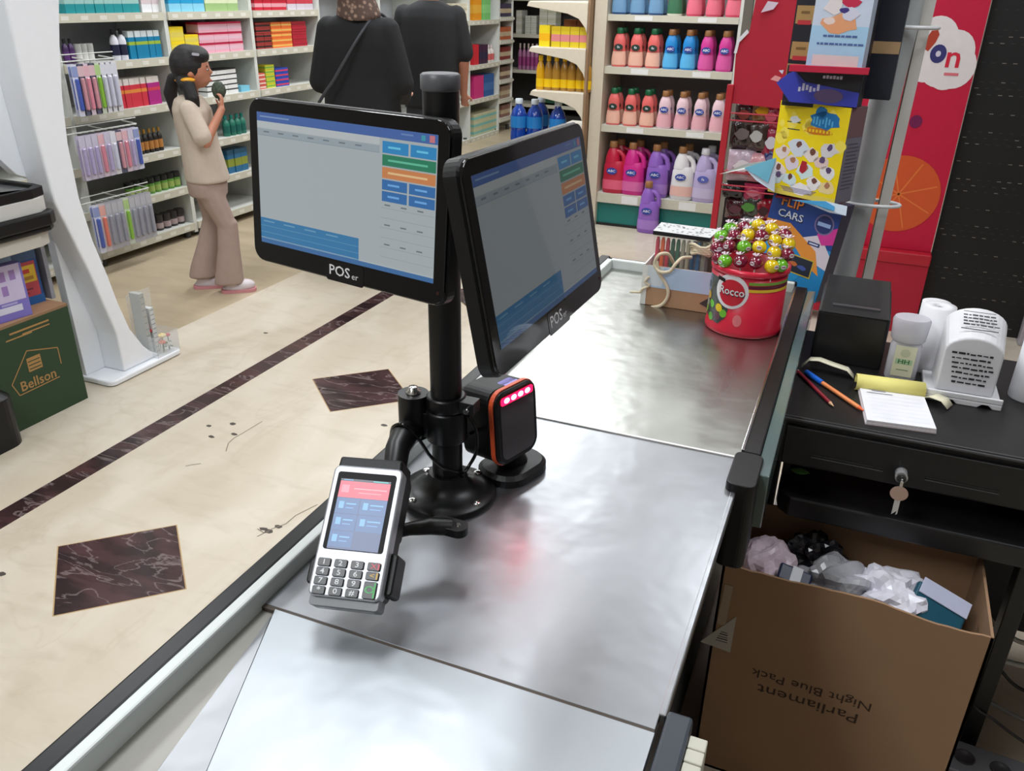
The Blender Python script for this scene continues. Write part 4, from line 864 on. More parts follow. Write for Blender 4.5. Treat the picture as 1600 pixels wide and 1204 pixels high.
# ------------------------------------------------------------------ shop shelving and goods
def proj(p):
    q = Vector(p)-Vector((0, 0, HC)); k = q.dot(_d); return 800+FPX*q.dot(_r)/k, 602-FPX*q.dot(_u)/k
def y_at(px, X, z):
    a, b = 2.0, 14.0
    for _ in range(40):
        m = (a+b)/2
        if proj((X, m, z))[0] < px: a = m
        else: b = m
    return a
def x_at(px, Y, z):
    a, b = -6.0, 3.0
    for _ in range(40):
        m = (a+b)/2
        if proj((m, Y, z))[0] < px: a = m
        else: b = m
    return a
SHW = C(206, 208, 202, .5); SHP = C(196, 192, 176, .5); SHB = C(196, 198, 204, .6); CRM = C(206, 196, 176, .5)
XF = -4.10
def shelf_bay(lab, y0, y1, zs, X0=XF, dep=.42, name='shelving_unit', top=2.05, back=SHB):
    t = thing(name, lab, 'shelving unit', (X0, (y0+y1)/2, 0), PI/2, 'white shelving along the left wall'); L = y1-y0; h = L/2
    for s in (-1, 1):
        MB().box(min(s*h, s*(h-.0155))+.0003, max(s*h, s*(h-.0155))-.0003, .0125, dep-.0105, .03, top, SHW).build('side_panel', t)
    MB().box(-h+.0006, h-.0006, dep-.01, dep, .06, top, back).build('back_panel', t)
    for z in zs:
        b = MB(); b.box(-h+.016, h-.016, .012, dep-.01, z+.02, z+.045, SHW); o = b.build('shelf', t)
        b = MB(); b.box(-h+.016, h-.016, 0, .012, z, z+.046, SHP); rr = random.Random(int(z*100+y0*10))
        for k in range(6): x = -h+.05+k*L/6.3; b.rect(x, x+.05, z+.012, z+.034, 0, C(216, 214, 204, .5), FR((0, -.0006, 0), (1, 0, 0), (0, 0, 1)))
        b.build('price_rail', o)
    for s in (-1, 1):
        MB().cyl((s*(h-.05), .05, 0), (s*(h-.05), .05, .06), .022, C(60, 60, 60, .5), n=10).build('foot', t)
    return t
ZS = [1.36, 1.105, .835, .553, .30, .052]
YB = [2.68, 3.52, 4.345, 5.165, 5.985]
NB = ['bay behind the white stand', 'first left bay', 'second left bay', 'third left bay']
for i in range(4): shelf_bay(['white wall shelving bay mostly hidden by the white display stand', 'white wall shelving bay left of the girl, with hanging toothbrush packs', 'white wall shelving bay behind the girl with pink and yellow boxes', 'white wall shelving bay between the girl and the woman'][i], YB[i], YB[i+1], ZS)
ZM = [1.62, 1.225, .77, .41, .0]
for i, (a, b_) in enumerate(((5.985, 6.91), (6.91, 7.84), (7.84, 8.765), (8.765, 9.585), (9.585, 10.0))):
    shelf_bay(['white wall shelving bay hidden behind the woman in black', 'white wall shelving bay behind the two adults', 'white wall shelving bay just right of the man', 'far white shelving bay with orange, red and pink boxes', 'narrow far shelving bay beside the dark back shelf'][i], a, b_, ZM if i < 4 else [1.5, 1.25, 1.0, .78, .56, .34, .12])
G = 'products on the left wall shelves'
_pb = {}
def goods(kind, w, d, h, c1, c2=None, c3=None):
    key = (kind, w, d, h, c1, c2, c3)
    if key in _pb: return _pb[key]
    b = MB(); A = C(*c1, .4); B = C(*(c2 or c1), .4); D = C(*(c3 or (30, 30, 34)), .4)
    if kind == 'box':
        b.box(-w/2, w/2, 0, d, 0, h, A)
        if c2: b.box(-w/2-.0004, w/2+.0004, -.0004, d, h*.28, h*.62, B)
        if c3: b.box(-w/2-.0006, w/2+.0006, -.0006, d, h*.80, h*1.002, D)
    elif kind == 'bottle':
        R = w/2; b.lathe([(R*.92, 0), (R, h*.04), (R, h*.60), (R*.8, h*.72), (R*.36, h*.80), (R*.36, h*.84)], A, T(0, R, 0), 12)
        b.lathe([(R*1.012, h*.15), (R*1.012, h*.5)], B, T(0, R, 0), 12, cap=False); b.lathe([(R*.46, h*.82), (R*.46, h)], D, T(0, R, 0), 10)
    elif kind == 'jar':
        R = w/2; b.lathe([(R*.94, 0), (R, h*.05), (R, h*.66)], A, T(0, R, 0), 14); b.lathe([(R*1.01, h*.14), (R*1.01, h*.5)], B, T(0, R, 0), 14, cap=False); b.lathe([(R*1.05, h*.66), (R*1.05, h)], D, T(0, R, 0), 14)
    elif kind == 'tube':
        b.box(-w/2, w/2, 0, d, 0, h*.78, A); b.box(-w/2-.0004, w/2+.0004, -.0004, d, h*.5, h*.62, B); b.box(-w/2+.002, w/2-.002, .002, d-.002, h*.78, h, D)
    me = b.mesh({'box': 'product_box', 'bottle': 'product_bottle', 'jar': 'product_jar', 'tube': 'product_tube'}[kind]); _pb[key] = me; return me
NM = {'box': ('product_box', 'box'), 'bottle': ('product_bottle', 'bottle'), 'jar': ('product_jar', 'jar'), 'tube': ('product_tube', 'tube')}
def item(me, kind, lab, loc, rz, grp):
    o = bpy.data.objects.new(NM[kind][0], me); COL.objects.link(o); o.location = loc; o.rotation_euler = (0, 0, rz); return tag(o, lab, NM[kind][1], grp)
_rw = random.Random(12)
def rowL(z, p0, p1, n, kind, desc, where, h, cols, d=.10, stack=1, gap=.004, inset=.03, X0=XF, grp=G):
    """a row of goods on a shelf of the left wall, photo columns p0..p1"""
    zt = z+.0455; X = X0-inset; y0 = y_at(p0, X, zt+.05); y1 = y_at(p1, X, zt+.05); w = (y1-y0)/n
    for i in range(n):
        for s in range(stack):
            me = goods(kind, round(w-gap, 4), d, round(h/stack-.001, 4), *cols)
            if stack > 1: lab = '%s, %s in the %s stack%s, %s' % (desc, pos(s, stack, 'bottom'), pos(i, n), '', where) if n > 1 else '%s, %s of its stack, %s' % (desc, pos(s, stack, 'bottom'), where)
            else: lab = '%s, %s in its row, %s' % (desc, pos(i, n), where) if n > 1 else '%s, %s' % (desc, where)
            item(me, kind, lab, (X-_rw.uniform(0, .006), y0+(i+.5)*w, zt+s*h/stack), PI/2, grp)
w1, w2, w3, w4, w5, w6 = 'top shelf, first left bay', 'second shelf, first left bay', 'third shelf, first left bay', 'fourth shelf, first left bay', 'fifth shelf, first left bay', 'lowest shelf, first left bay'
rowL(ZS[0], 101, 218, 8, 'box', 'teal patterned pack', w1, .17, ((30, 140, 146), (150, 190, 186), (16, 110, 120)))
rowL(ZS[0], 221, 253, 2, 'box', 'plain white box', w1, .16, ((224, 224, 226), (206, 190, 196), None))
rowL(ZS[1], 103, 121, 2, 'bottle', 'dark violet bottle', w2, .13, ((60, 30, 80), (90, 50, 110), (20, 20, 26)))
rowL(ZS[1], 122, 150, 3, 'jar', 'pale grey jar', w2, .10, ((186, 184, 182), (216, 214, 210), (170, 170, 166)))
rowL(ZS[1], 181, 203, 2, 'bottle', 'white bottle with navy band', w2, .17, ((214, 214, 222), (30, 34, 60), (24, 24, 30)))
rowL(ZS[1], 204, 253, 5, 'tube', 'teal box with pale top', w2, .155, ((16, 120, 160), (150, 176, 60), (206, 214, 216)), d=.09)
rowL(ZS[2], 188, 232, 5, 'tube', 'red box with pale top', w3, .165, ((196, 50, 66), (214, 130, 60), (214, 206, 200)), d=.09, gap=.002)
rowL(ZS[2], 233, 253, 2, 'tube', 'magenta box with pale top', w3, .165, ((166, 36, 120), (196, 60, 80), (214, 206, 200)), d=.09, gap=.002)
rowL(ZS[3], 212, 258, 6, 'bottle', 'dark bottle with orange band', w4, .145, ((36, 30, 26), (176, 120, 60), (150, 110, 40)))
rowL(ZS[4], 202, 285, 8, 'jar', 'green jar with black lid', w5, .10, ((96, 150, 60), (150, 170, 90), (24, 26, 26)), inset=.04)
rowL(ZS[5], 236, 292, 5, 'jar', 'small dark jar with pale band', w6, .10, ((56, 50, 54), (176, 156, 156), (40, 38, 40)), inset=.05)
w1, w2, w3, w4, w5 = 'top shelf, second left bay', 'second shelf, second left bay', 'third shelf, second left bay', 'fourth shelf, second left bay', 'fifth shelf, second left bay'
rowL(ZS[0], 264, 319, 3, 'box', 'light blue box with white bands', w1, .17, ((130, 196, 222), (30, 150, 200), (206, 224, 230)), gap=.002)
rowL(ZS[0], 320, 372, 3, 'box', 'pale green box', w1, .17, ((150, 180, 120), (206, 216, 180), (100, 140, 70)), gap=.002)
rowL(ZS[1], 268, 290, 1, 'box', 'yellow box of a tall stack', w2, .17, ((226, 206, 60), (214, 196, 90), (236, 206, 30)), stack=2)
rowL(ZS[1], 291, 312, 1, 'box', 'yellow box of a low stack', w2, .12, ((226, 206, 60), (214, 196, 90), (236, 206, 30)), stack=2)
rowL(ZS[1], 313, 380, 3, 'box', 'pink box with crimson top', w2, .19, ((222, 160, 176), (216, 176, 190), (176, 26, 66)), stack=3, gap=.002)
rowL(ZS[1], 291, 318, 2, 'box', 'dark maroon box at the back', w2, .19, ((96, 36, 60), (120, 60, 80), (60, 16, 36)), inset=.15)
rowL(ZS[2], 324, 372, 3, 'box', 'flat white box with black edge', w3, .165, ((222, 222, 220), None, (30, 30, 34)), stack=5, gap=.002)
rowL(ZS[2], 376, 390, 1, 'box', 'small light blue pack', w3, .04, ((120, 190, 214), None, None))
rowL(ZS[3], 355, 388, 4, 'bottle', 'green bottle with teal cap', w4, .14, ((30, 110, 90), (16, 90, 80), (20, 120, 110)))
rowL(ZS[4], 358, 388, 3, 'box', 'blue and olive box', w5, .16, ((36, 100, 140), (130, 140, 50), (30, 80, 110)))
w1, w2, w3 = 'top shelf, third left bay', 'second shelf, third left bay', 'third shelf, third left bay'
rowL(ZS[0], 398, 448, 4, 'box', 'red striped flat box', w1, .15, ((190, 26, 50), (220, 150, 160), (170, 20, 40)), stack=2)
rowL(ZS[0], 449, 489, 3, 'box', 'white and red box', w1, .15, ((206, 196, 206), (196, 60, 76), (180, 180, 196)))
rowL(ZS[1], 402, 425, 2, 'box', 'dark red and black flat box', w2, .175, ((150, 50, 46), (50, 26, 26), None), stack=5, gap=.002)
rowL(ZS[1], 426, 457, 2, 'box', 'orange flat box', w2, .175, ((224, 110, 50), (226, 176, 90), None), stack=5, gap=.002)
rowL(ZS[1], 458, 480, 1, 'box', 'crimson flat box', w2, .175, ((176, 30, 50), (150, 20, 40), None), stack=5, gap=.002)
rowL(ZS[2], 406, 416, 1, 'box', 'red striped small box', w3, .11, ((206, 90, 80), (226, 206, 190), None), stack=4)
rowL(ZS[2], 417, 431, 1, 'box', 'yellow-green small box', w3, .16, ((196, 196, 50), (120, 170, 70), None), stack=5)
rowL(ZS[2], 432, 452, 1, 'box', 'blue and red small box', w3, .13, ((40, 70, 170), (206, 60, 90), None), stack=4)
G2 = 'products on the far wall shelves'
rowL(ZM[1], 707, 734, 2, 'box', 'cream box right of the man', 'upper shelf of the bay', .17, ((206, 196, 170), (214, 206, 186), None), d=.2, stack=3, grp=G2)
rowL(ZM[2], 724, 735, 1, 'box', 'white carton right of the man', 'second shelf of the bay', .2, ((206, 200, 190), (190, 184, 176), None), d=.2, grp=G2)
for z, a, b_, n, kd, ds, cl, hh in ((ZM[1], 741, 753, 1, 'box', 'orange box', ((224, 146, 30), (226, 170, 60), None), .25), (ZM[1], 757, 767, 1, 'box', 'green box', ((120, 190, 110), (140, 206, 130), None), .25),
        (ZM[2], 741, 749, 1, 'box', 'red box', ((196, 40, 50), None, None), .21), (ZM[2], 750, 763, 3, 'box', 'dark plum box', ((66, 36, 60), (46, 40, 66), None), .20), (ZM[2], 765, 774, 2, 'bottle', 'white bottle with red print', ((206, 196, 190), (190, 90, 90), (206, 190, 190)), .19),
        (ZM[3], 741, 756, 1, 'box', 'tall pink box', ((196, 50, 116), None, None), .24), (ZM[3], 757, 772, 1, 'box', 'tall blue box', ((50, 90, 150), (70, 110, 166), None), .24)):
    rowL(z, a, b_, n, kd, ds, '%s shelf of the far bay' % {ZM[1]: 'upper', ZM[2]: 'middle', ZM[3]: 'lower'}[z], hh, cl, d=.15, grp=G2)
rowL(ZM[4], 741, 776, 3, 'box', 'pale green and cream pack', 'bottom shelf of the far bay', .24, ((186, 190, 150), (120, 180, 176), (196, 190, 160)), d=.2, stack=3, grp=G2)
for k, (z, c, ds) in enumerate(((1.25, (60, 50, 76), 'dark blue carton'), (1.0, (176, 90, 50), 'orange brown carton'), (.78, (130, 50, 46), 'dark red carton'), (.56, (110, 80, 70), 'brown carton'), (.34, (150, 120, 100), 'tan carton'), (.12, (140, 100, 90), 'rosy brown carton'))):
    rowL(z, 784, 800, 2, 'box', ds, 'narrow far bay', .14, (c, (190, 170, 140), None), d=.15, grp=G2)
# toothbrush and tube packs hanging in front of the first bay, on wire rails
def pack(c, cb, wd=.045, hg=.26):
    b = MB(); b.prism(rrect(wd, hg, .006, 2), 0, .0012, C(*c, .35), FR((0, 0, -hg/2), (1, 0, 0), (0, 0, 1)))
    b.prism(rrect(wd*.5, hg*.62, .008, 3), .0012, .014, C(*cb, .2, coat=.5), FR((0, 0, -hg*.58), (1, 0, 0), (0, 0, 1)), ch=.004)
    b.prism(rrect(wd*.9, hg*.2, .004, 2), .0012, .002, C(*[int(q*.55+100) for q in cb], .35), FR((0, 0, -hg*.14), (1, 0, 0), (0, 0, 1))); return b.mesh('hanging_pack')
PKC = {'blue and white': pack((206, 208, 224), (70, 90, 170)), 'pink': pack((206, 190, 204), (206, 130, 146)), 'lime green': pack((196, 206, 190), (126, 176, 60)), 'pale violet': pack((196, 188, 208), (170, 160, 196)),
       'white': pack((214, 212, 218), (196, 198, 214)), 'salmon': pack((200, 190, 196), (214, 116, 100)), 'dark and rose': pack((90, 90, 110), (196, 140, 150)), 'silver': pack((170, 170, 178), (140, 142, 156))}
XH = -3.97
for ri, (zt, p0, p1, names, nm, hh) in enumerate(((1.165, 112, 181, ['blue and white', 'dark and rose', 'pink', 'dark and rose', 'lime green', 'white', 'white', 'white'], 'upper', 1.02), (.80, 123, 216, ['pale violet', 'pale violet', 'pale violet', 'pink', 'pale violet', 'white', 'dark and rose', 'pink', 'pale violet', 'blue and white'], 'middle', .92), (.42, 145, 235, ['blue and white', 'salmon', 'silver', 'silver', 'silver', 'lime green', 'silver', 'silver', 'silver', 'silver'], 'lower', 1.06))):
    ya = y_at(p0, XH, zt-.1); yb = y_at(p1, XH, zt-.1); n = len(names)
    t = thing('hanging_rail', 'white wire rail carrying the %s row of hanging toothbrush packs' % nm, 'rail', (XH, (ya+yb)/2, zt+.012), 0, 'wire rails of the hanging packs'); b = MB(); L = (yb-ya)/2+.03
    b.cyl((-.02, -L, 0), (-.02, L, 0), .004, SHW, n=8); b.cyl((-.02, -L, .035), (-.02, L, .035), .003, SHW, n=8)
    for s in (-1, 0, 1): b.cyl((-.02, s*L, 0), (-.13, s*L, .01), .004, SHW, n=8)
    b.build('bar', t)
    for i in range(n):
        MB().cyl((-.018, (i+.5)*(yb-ya)/n-(yb-ya)/2, 0), (.03, (i+.5)*(yb-ya)/n-(yb-ya)/2, .004), .0018, SHW, n=6).build('hook', t)
        for dd in range(2):
            o = bpy.data.objects.new('hanging_pack', PKC[names[i]]); COL.objects.link(o); o.location = (XH+.018-.022*dd, ya+(i+.5)*(yb-ya)/n, zt); o.rotation_euler = (0, .0, PI/2); o.scale = (1., 1, hh)
            tag(o, '%s hanging pack, %s %s in the %s row of toothbrush packs' % (names[i], pos(i, n), ['front', 'rear'][dd], nm), 'hanging pack', 'toothbrush packs hanging on the first bay')
# back shelf beyond the aisle
t = thing('back_shelf', 'dark shelf unit across the back of the aisle', 'shelving unit', (-3.1, 10.75, 0)); b = MB()
b.box(-1.5, 1.0, .36, .40, 0, 2.1, C(40, 36, 34, .6)); b.build('back_panel', t)
for z in (1.46, 1.03, .60, .18): MB().box(-1.5, 1.0, 0, .36, z, z+.04, SHP).build('shelf', t)
MB().box(-1.5, 1.0, 0, .36, 0, .1, C(30, 30, 30, .6)).build('base', t)
def rowB(z, p0, p1, n, kind, desc, h, cols, Y=10.78, stack=1, where='', grp='products on the back shelf', d=.2, gap=.006):
    x0 = x_at(p0, Y, z+.05); x1 = x_at(p1, Y, z+.05); w = (x1-x0)/n
    for i in range(n):
        for s in range(stack):
            lab = '%s, %s%s%s' % (desc, (pos(i, n)+(' stack' if stack > 1 else ' in its row')+', ') if n > 1 else '', (pos(s, stack, 'bottom')+', ') if stack > 1 else '', where)
            item(goods(kind, round(w-gap, 4), d, round(h/stack-.002, 4), *cols), kind, lab, (x0+(i+.5)*w, Y, z+s*h/stack), 0, grp)
rowB(1.0705, 806, 815, 1, 'box', 'white carton', .28, ((196, 194, 180), (206, 204, 196), None), stack=3, where='back shelf, beside the narrow bay')
rowB(1.0705, 820, 838, 2, 'box', 'flat white box', .22, ((200, 200, 190), (186, 186, 176), None), stack=4, where='back shelf, left of the yellow packs')
rowB(1.0705, 842, 868, 2, 'box', 'cream box', .36, ((196, 196, 176), (206, 206, 196), None), stack=4, where='back shelf, behind the yellow packs')
rowB(.6405, 808, 840, 5, 'bottle', 'pink and violet bottle', .32, ((170, 110, 150), (150, 60, 120), (196, 176, 170)), where='lower level of the back shelf')
for i in range(3): 
    t = thing('green_crate', 'dark green crate, %s on the bottom level of the back shelf' % pos(i, 3), 'crate', (-3.93+.33*i, 10.80, .2205), group='green crates'); b = MB(); b.box(-.15, .15, 0, .26, 0, .02, C(26, 70, 44, .6))
    for a in ((-.15, .15, 0, .01), (-.15, .15, .25, .26), (-.15, -.14, 0, .26), (.14, .15, 0, .26)): b.box(*a, 0, .26, C(26, 70, 44, .6))
    b.box(-.155, .155, -.006, .266, .24, .262, C(32, 84, 52, .6)); b.build('crate_body', t)

# ------------------------------------------------------------------ gondola whose end holds the fabric softeners
GY = 5.87; xl, xr = -1.80, -.84
t = thing('softener_gondola', 'shelf end with cream side panel holding rows of fabric softener', 'shelving unit', ((xl+xr)/2, GY, 0)); hx = (xr-xl)/2
MB().box(-hx-.012, -hx+.075, -.03, .50, 0, 2.1, CRM).build('side_panel', t, .004)
MB().box(hx-.02, hx, 0, .45, 0, 2.1, SHW).build('side_panel', t)
MB().box(-hx+.07, hx, .42, .45, .18, 2.1, C(120, 118, 120, .6)).build('back_panel', t)
b = MB(); b.box(-hx+.075, hx-.02, .02, .42, 0, .165, C(20, 112, 106, .4)); b.box(-hx+.075, hx-.02, .015, .03, 0, .02, C(20, 24, 26, .5)); tag(b.build('plinth', t), 'teal plinth panel')
SZ = [(1.392, 1.432), (1.058, 1.104), (.672, .718), (.172, .240)]
for a, c in SZ:
    o = MB().box(-hx+.075, hx-.02, .01, .42, c-.022, c, SHW).build('shelf', t); b = MB(); b.box(-hx+.075, hx-.02, -.004, .010, a, c, SHP); q = FR((0, -.0046, 0), (1, 0, 0), (0, 0, 1))
    for k in range(2): b.rect(-.22+.42*k, -.10+.42*k, a+.006, c-.006, 0, C(224, 224, 222, .4), q)
    b.build('price_rail', o)
def soft(c1, c2, cap, lab, logo='ABC', lc=(36, 60, 140), tall=.235):
    t = thing('softener_bottle', lab, 'bottle', group='fabric softener bottles'); b = MB(); h = tall; S = .55
    b.lathe([(.044, 0), (.050, .006), (.051, .05), (.044, .10), (.041, .13), (.043, .155), (.036, .185), (.026, .205), (.022, .212)], C(*c1, .3), T(0, .03, 0), 18, sy=S)
    b.build('body', t, 0)
    b = MB(); b.lathe([(.0515, .012), (.0522, .05), (.0455, .098)], C(*c2, .3), T(0, .03, 0), 18, sy=S, cap=False)
    if logo: 
        X = FR((0, .03-.0455*S-.004, .125), (1, 0, 0), (0, .12, 1)); b.prism([(.030*math.cos(i*PI/8), .020*math.sin(i*PI/8)) for i in range(16)], -.004, .001, C(*lc, .3), X); b.text(logo, .021, C(226, 226, 236, .3), X, 0, 0, .0015, 1.1, True)
        if lc[0] < 30: pass
    b.build('print', t)
    b = MB(); b.lathe([(.024, .210), (.026, .213), (.024, .243), (.021, .246)], C(*cap, .35), T(0, .03, 0), 14, sy=.8); b.build('cap', t)
    return t
GOLD = (150, 104, 62); SOFT = {'coral with green cap': ((222, 104, 100), (232, 180, 160), (16, 92, 56), 'fo', (26, 50, 40)), 'blue with brown cap': ((36, 136, 206), (90, 176, 226), GOLD, 'ABC', (36, 60, 140)),
        'magenta with brown cap': ((206, 60, 146), (214, 90, 160), GOLD, 'ABC', (36, 60, 140)), 'pale pink with brown cap': ((228, 196, 204), (226, 170, 180), GOLD, 'ABC', (36, 60, 140)),
        'dark blue': ((30, 70, 120), (110, 150, 186), (30, 60, 110), 'ABC', (200, 190, 160)), 'white with green foot': ((216, 214, 196), (60, 110, 80), (16, 92, 56), 'fo', (26, 50, 40)), 'rose red': ((208, 66, 96), (224, 110, 130), GOLD, 'ABC', (190, 40, 70))}
sp_ = {}
def softrow(z, lst, shelf, p0, p1):
    n = len(lst); x0 = x_at(p0, GY+.03, z+.1); x1 = x_at(p1, GY+.03, z+.1); cnt = {}
    for k in lst: cnt[k] = cnt.get(k, 0)+1
    seen = {}
    for i, k in enumerate(lst):
        j = seen.get(k, 0); seen[k] = j+1; x = x0+(x1-x0)*i/(n-1); lab = 'softener bottle, %s, %s on the %s' % (k, (pos(j, cnt[k])+' one') if cnt[k] > 1 else 'the one', shelf)
        if k not in sp_: a = SOFT[k]; t = soft(a[0], a[1], a[2], lab, a[3], a[4]); t.location = (x, GY+.012, z); sp_[k] = t
        else: clone(sp_[k], lab, (x, GY+.012, z))
        # a second bottle standing right behind
        clone(sp_[k], lab.replace('bottle,', 'bottle behind,'), (x+.004, GY+.10, z))
for s in (0,):
    softrow(1.4325, ['dark blue']*3+['white with green foot']+['rose red']*3, 'top shelf', 968, 1148)
    softrow(1.1045, ['coral with green cap']*3+['blue with brown cap']*2+['magenta with brown cap']*2, 'upper middle shelf', 967, 1132)
    softrow(.7185, ['coral with green cap']*3+['pale pink with brown cap']*4, 'lower middle shelf', 958, 1121)
def jug(c1, c2, cap, lab, logo='ABC', lc=(36, 60, 150)):
    t = thing('softener_jug', lab, 'bottle', group='large softener jugs'); S = .62
    b = MB(); b.lathe([(.066, 0), (.074, .008), (.076, .06), (.073, .16), (.070, .205), (.055, .235)], C(*c1, .3), T(0, .045, 0), 22, sy=S, pw=2.6)
    b.lathe([(.052, .22), (.048, .26), (.038, .30), (.026, .325), (.022, .332)], C(*c1, .3), T(-.016, .045, 0), 18, sy=.8)
    b.tube([(.0, .045, .305), (.03, .045, .30), (.054, .045, .275), (.064, .045, .24), (.062, .045, .20)], [.017, .017, .016, .017, .018], C(*c1, .3), 12); b.build('body', t)
    b = MB(); b.lathe([(.0775, .03), (.0770, .10)], C(*c2, .3), T(0, .045, 0), 22, sy=S, pw=2.6, cap=False)
    X = FR((-.008, .045-.074*S-.0045, .165), (1, 0, 0), (0, .02, 1)); b.prism([(.036*math.cos(i*PI/8), .024*math.sin(i*PI/8)) for i in range(16)], -.006, .0008, C(*lc, .3), X); b.text(logo, .025, C(226, 226, 236, .3), X, 0, 0, .0013, 1.1, True); b.build('label', t)
    b = MB(); b.lathe([(.024, .330), (.028, .334), (.026, .372), (.022, .376)], C(*cap, .35), T(-.016, .045, 0), 16); b.build('cap', t)
    return t
jg = [((186, 30, 60), (220, 90, 120), GOLD, 'red softener jug, first on the lowest shelf, above the teal plinth', 'ABC', (36, 60, 150), 960), ((200, 40, 130), (210, 100, 160), GOLD, 'magenta softener jug on the lowest shelf, right of the red jug', 'ABC', (36, 60, 150), 990), ((140, 96, 186), (160, 120, 196), GOLD, 'purple softener jug standing on the lowest shelf', 'ABC', (36, 60, 150), 1027),
      ((222, 220, 222), (226, 180, 170), GOLD, 'white softener jug with peach print on the lowest shelf', 'ABC', (36, 60, 150), 1067), ((180, 166, 206), (190, 180, 210), (216, 216, 222), 'lilac softener jug with white cap at the right of the lowest shelf', 'fa', (80, 90, 170), 1102)]
for c1, c2, cap, lab, lg, lc, px in jg:
    j = jug(c1, c2, cap, lab, lg, lc); j.location = (x_at(px, GY+.05, .4), GY+.012, .2405); j.scale = (1.08, .94, .97)
    if c1[0] == 140: pj = j
    clone(j, lab.split(' ')[0]+' softener jug in the second row, behind the %s one in front' % lab.split(' ')[0], (j.location.x+.02, GY+.14, .2405))
q = PX(1012, 362, Z=0); c = clone(pj, 'purple softener jug standing on the floor before the teal plinth', (q.x, q.y-.055, .0005)); c.scale = (1.02, .9, .97)
# left face of the same gondola, seen from its end: bracketed shelves with yellow goods
gx0, gx1 = -2.235, -1.83; gy = 5.74
t = thing('side_gondola', 'cream shelf end with rounded brackets, left of the softeners', 'shelving unit', (gx1, gy, 0))
for z, ext in ((1.475, -.42), (1.190, -.40), (.905, -.385), (.50, -.60)):
    o = MB().box(ext, 0, .02, 1.6, z, z+.028, C(214, 208, 196, .5)).build('shelf', t)
    b = MB(); P = [(0, z+.024), (ext, z+.024), (ext-.012, z-.004), (-.14, z-.045), (-.06, z-.075), (-.012, z-.13), (0, z-.16)]; b.prism(P, -.02, .0, CRM, FR((0, .0, 0), (1, 0, 0), (0, 0, 1))); b.build('bracket', o, .002)
MB().box(-.004, .012, .02, 1.6, 0, 2.1, C(150, 120, 90, .6)).build('back_panel', t)  # brown puts the shaded interior behind the brackets into the panel colour
MB().box(-.60, 0, .02, 1.6, 0, .12, C(190, 184, 170, .5)).build('plinth', t)
Gy = 'yellow products at the shelf end'
def rowG(z, p0, p1, n, kind, desc, h, cols, where, Y=gy+.04, d=.10, gap=.004, grp=Gy, w=None):
    x0 = x_at(p0, Y, z+.05); x1 = x_at(p1, Y, z+.05); st = (x1-x0)/n
    for i in range(n): item(goods(kind, round((w or st)-gap, 4), d, h, *cols), kind, '%s, %s in its row, %s' % (desc, pos(i, n), where), (x0+(i+.5)*st, Y, z), 0, grp)
rowG(1.2185, 842, 859, 1, 'box', 'yellow pack with orange and pink base', .135, ((232, 206, 30), (236, 176, 20), None), 'upper bracketed shelf'); 
rowG(1.2185, 861, 920, 4, 'box', 'yellow pack with pink print', .130, ((214, 190, 40), (214, 130, 130), (206, 176, 30)), 'upper bracketed shelf')
rowG(1.2185, 880, 920, 2, 'box', 'brown pack behind the yellow ones', .17, ((170, 96, 50), (190, 90, 80), None), 'upper bracketed shelf', Y=gy+.2)
def ybottle(full):
    t = thing('cleaner_bottle', 'x', 'bottle', group='yellow cleaner bottles'); R = .031
    YB_ = C(214, 160, 20, .2) if full else M('amber_liquid', (176, 130, 50), .15, alpha=.92, var=.15)
    b = MB(); b.lathe([(R*.9, 0), (R, .006), (R, .13), (R*.8, .16), (R*.45, .185), (R*.4, .195)], YB_, T(0, R, 0), 14, sy=.8); b.build('body', t)
    b = MB(); b.lathe([(R*1.02, .02), (R*1.02, .075)], C(232, 190, 20, .3), T(0, R, 0), 14, sy=.8, cap=False); b.build('label', t)
    b = MB(); b.lathe([(R*.5, .192), (R*.52, .196), (R*.5, .226)], C(236, 190, 20, .3), T(0, R, 0), 12); b.build('cap', t); return t
yb = [ybottle(True), ybottle(False)]; Yg = gy+.05
for i in range(7):
    x = x_at(842+12.2*i, Yg, 1.0); lab = 'yellow-capped cleaner bottle, %s on the lower bracketed shelf' % pos(i, 7)
    if i == 0: yb[0].location = (x, Yg, .9335); yb[0]['label'] = lab
    elif i == 1: yb[1].location = (x, Yg, .9335); yb[1]['label'] = lab
    else: clone(yb[1], lab, (x, Yg+.01*(i % 2), .9335))
def blueb():
    t = thing('blue_bottle', 'x', 'bottle', group='large blue bottles'); b = MB()
    b.lathe([(.056, 0), (.060, .01), (.060, .10), (.056, .115), (.060, .13), (.059, .22), (.045, .26), (.024, .285), (.022, .30)], M('blue_liquid', (14, 60, 150), .12, coat=.8), None, 18); b.build('body', t)
    b = MB(); b.lathe([(.0612, .135), (.0612, .215)], C(36, 120, 190, .3), None, 18, cap=False); b.build('label', t)
    b = MB(); b.lathe([(.027, .298), (.028, .303), (.027, .33), (.025, .332)], C(206, 216, 222, .3), None, 14); b.build('cap', t); return t
bb = None
for i, (px, Y, lab) in enumerate(((811, 5.84, 'blue bottle with white cap, leftmost, over the top edge of the till screen'), (836, 5.86, 'blue bottle with white cap, front middle of the group at the shelf end'), (846, 6.00, 'blue bottle with white cap, rear middle of the group at the shelf end'), (872, 5.84, 'blue bottle with white cap, rightmost of the group at the shelf end'))):
    x = x_at(px, Y, .8)
    if bb is None: bb = blueb(); bb.location = (x, Y, .5285); bb['label'] = lab
    else: clone(bb, lab, (x, Y, .5285))

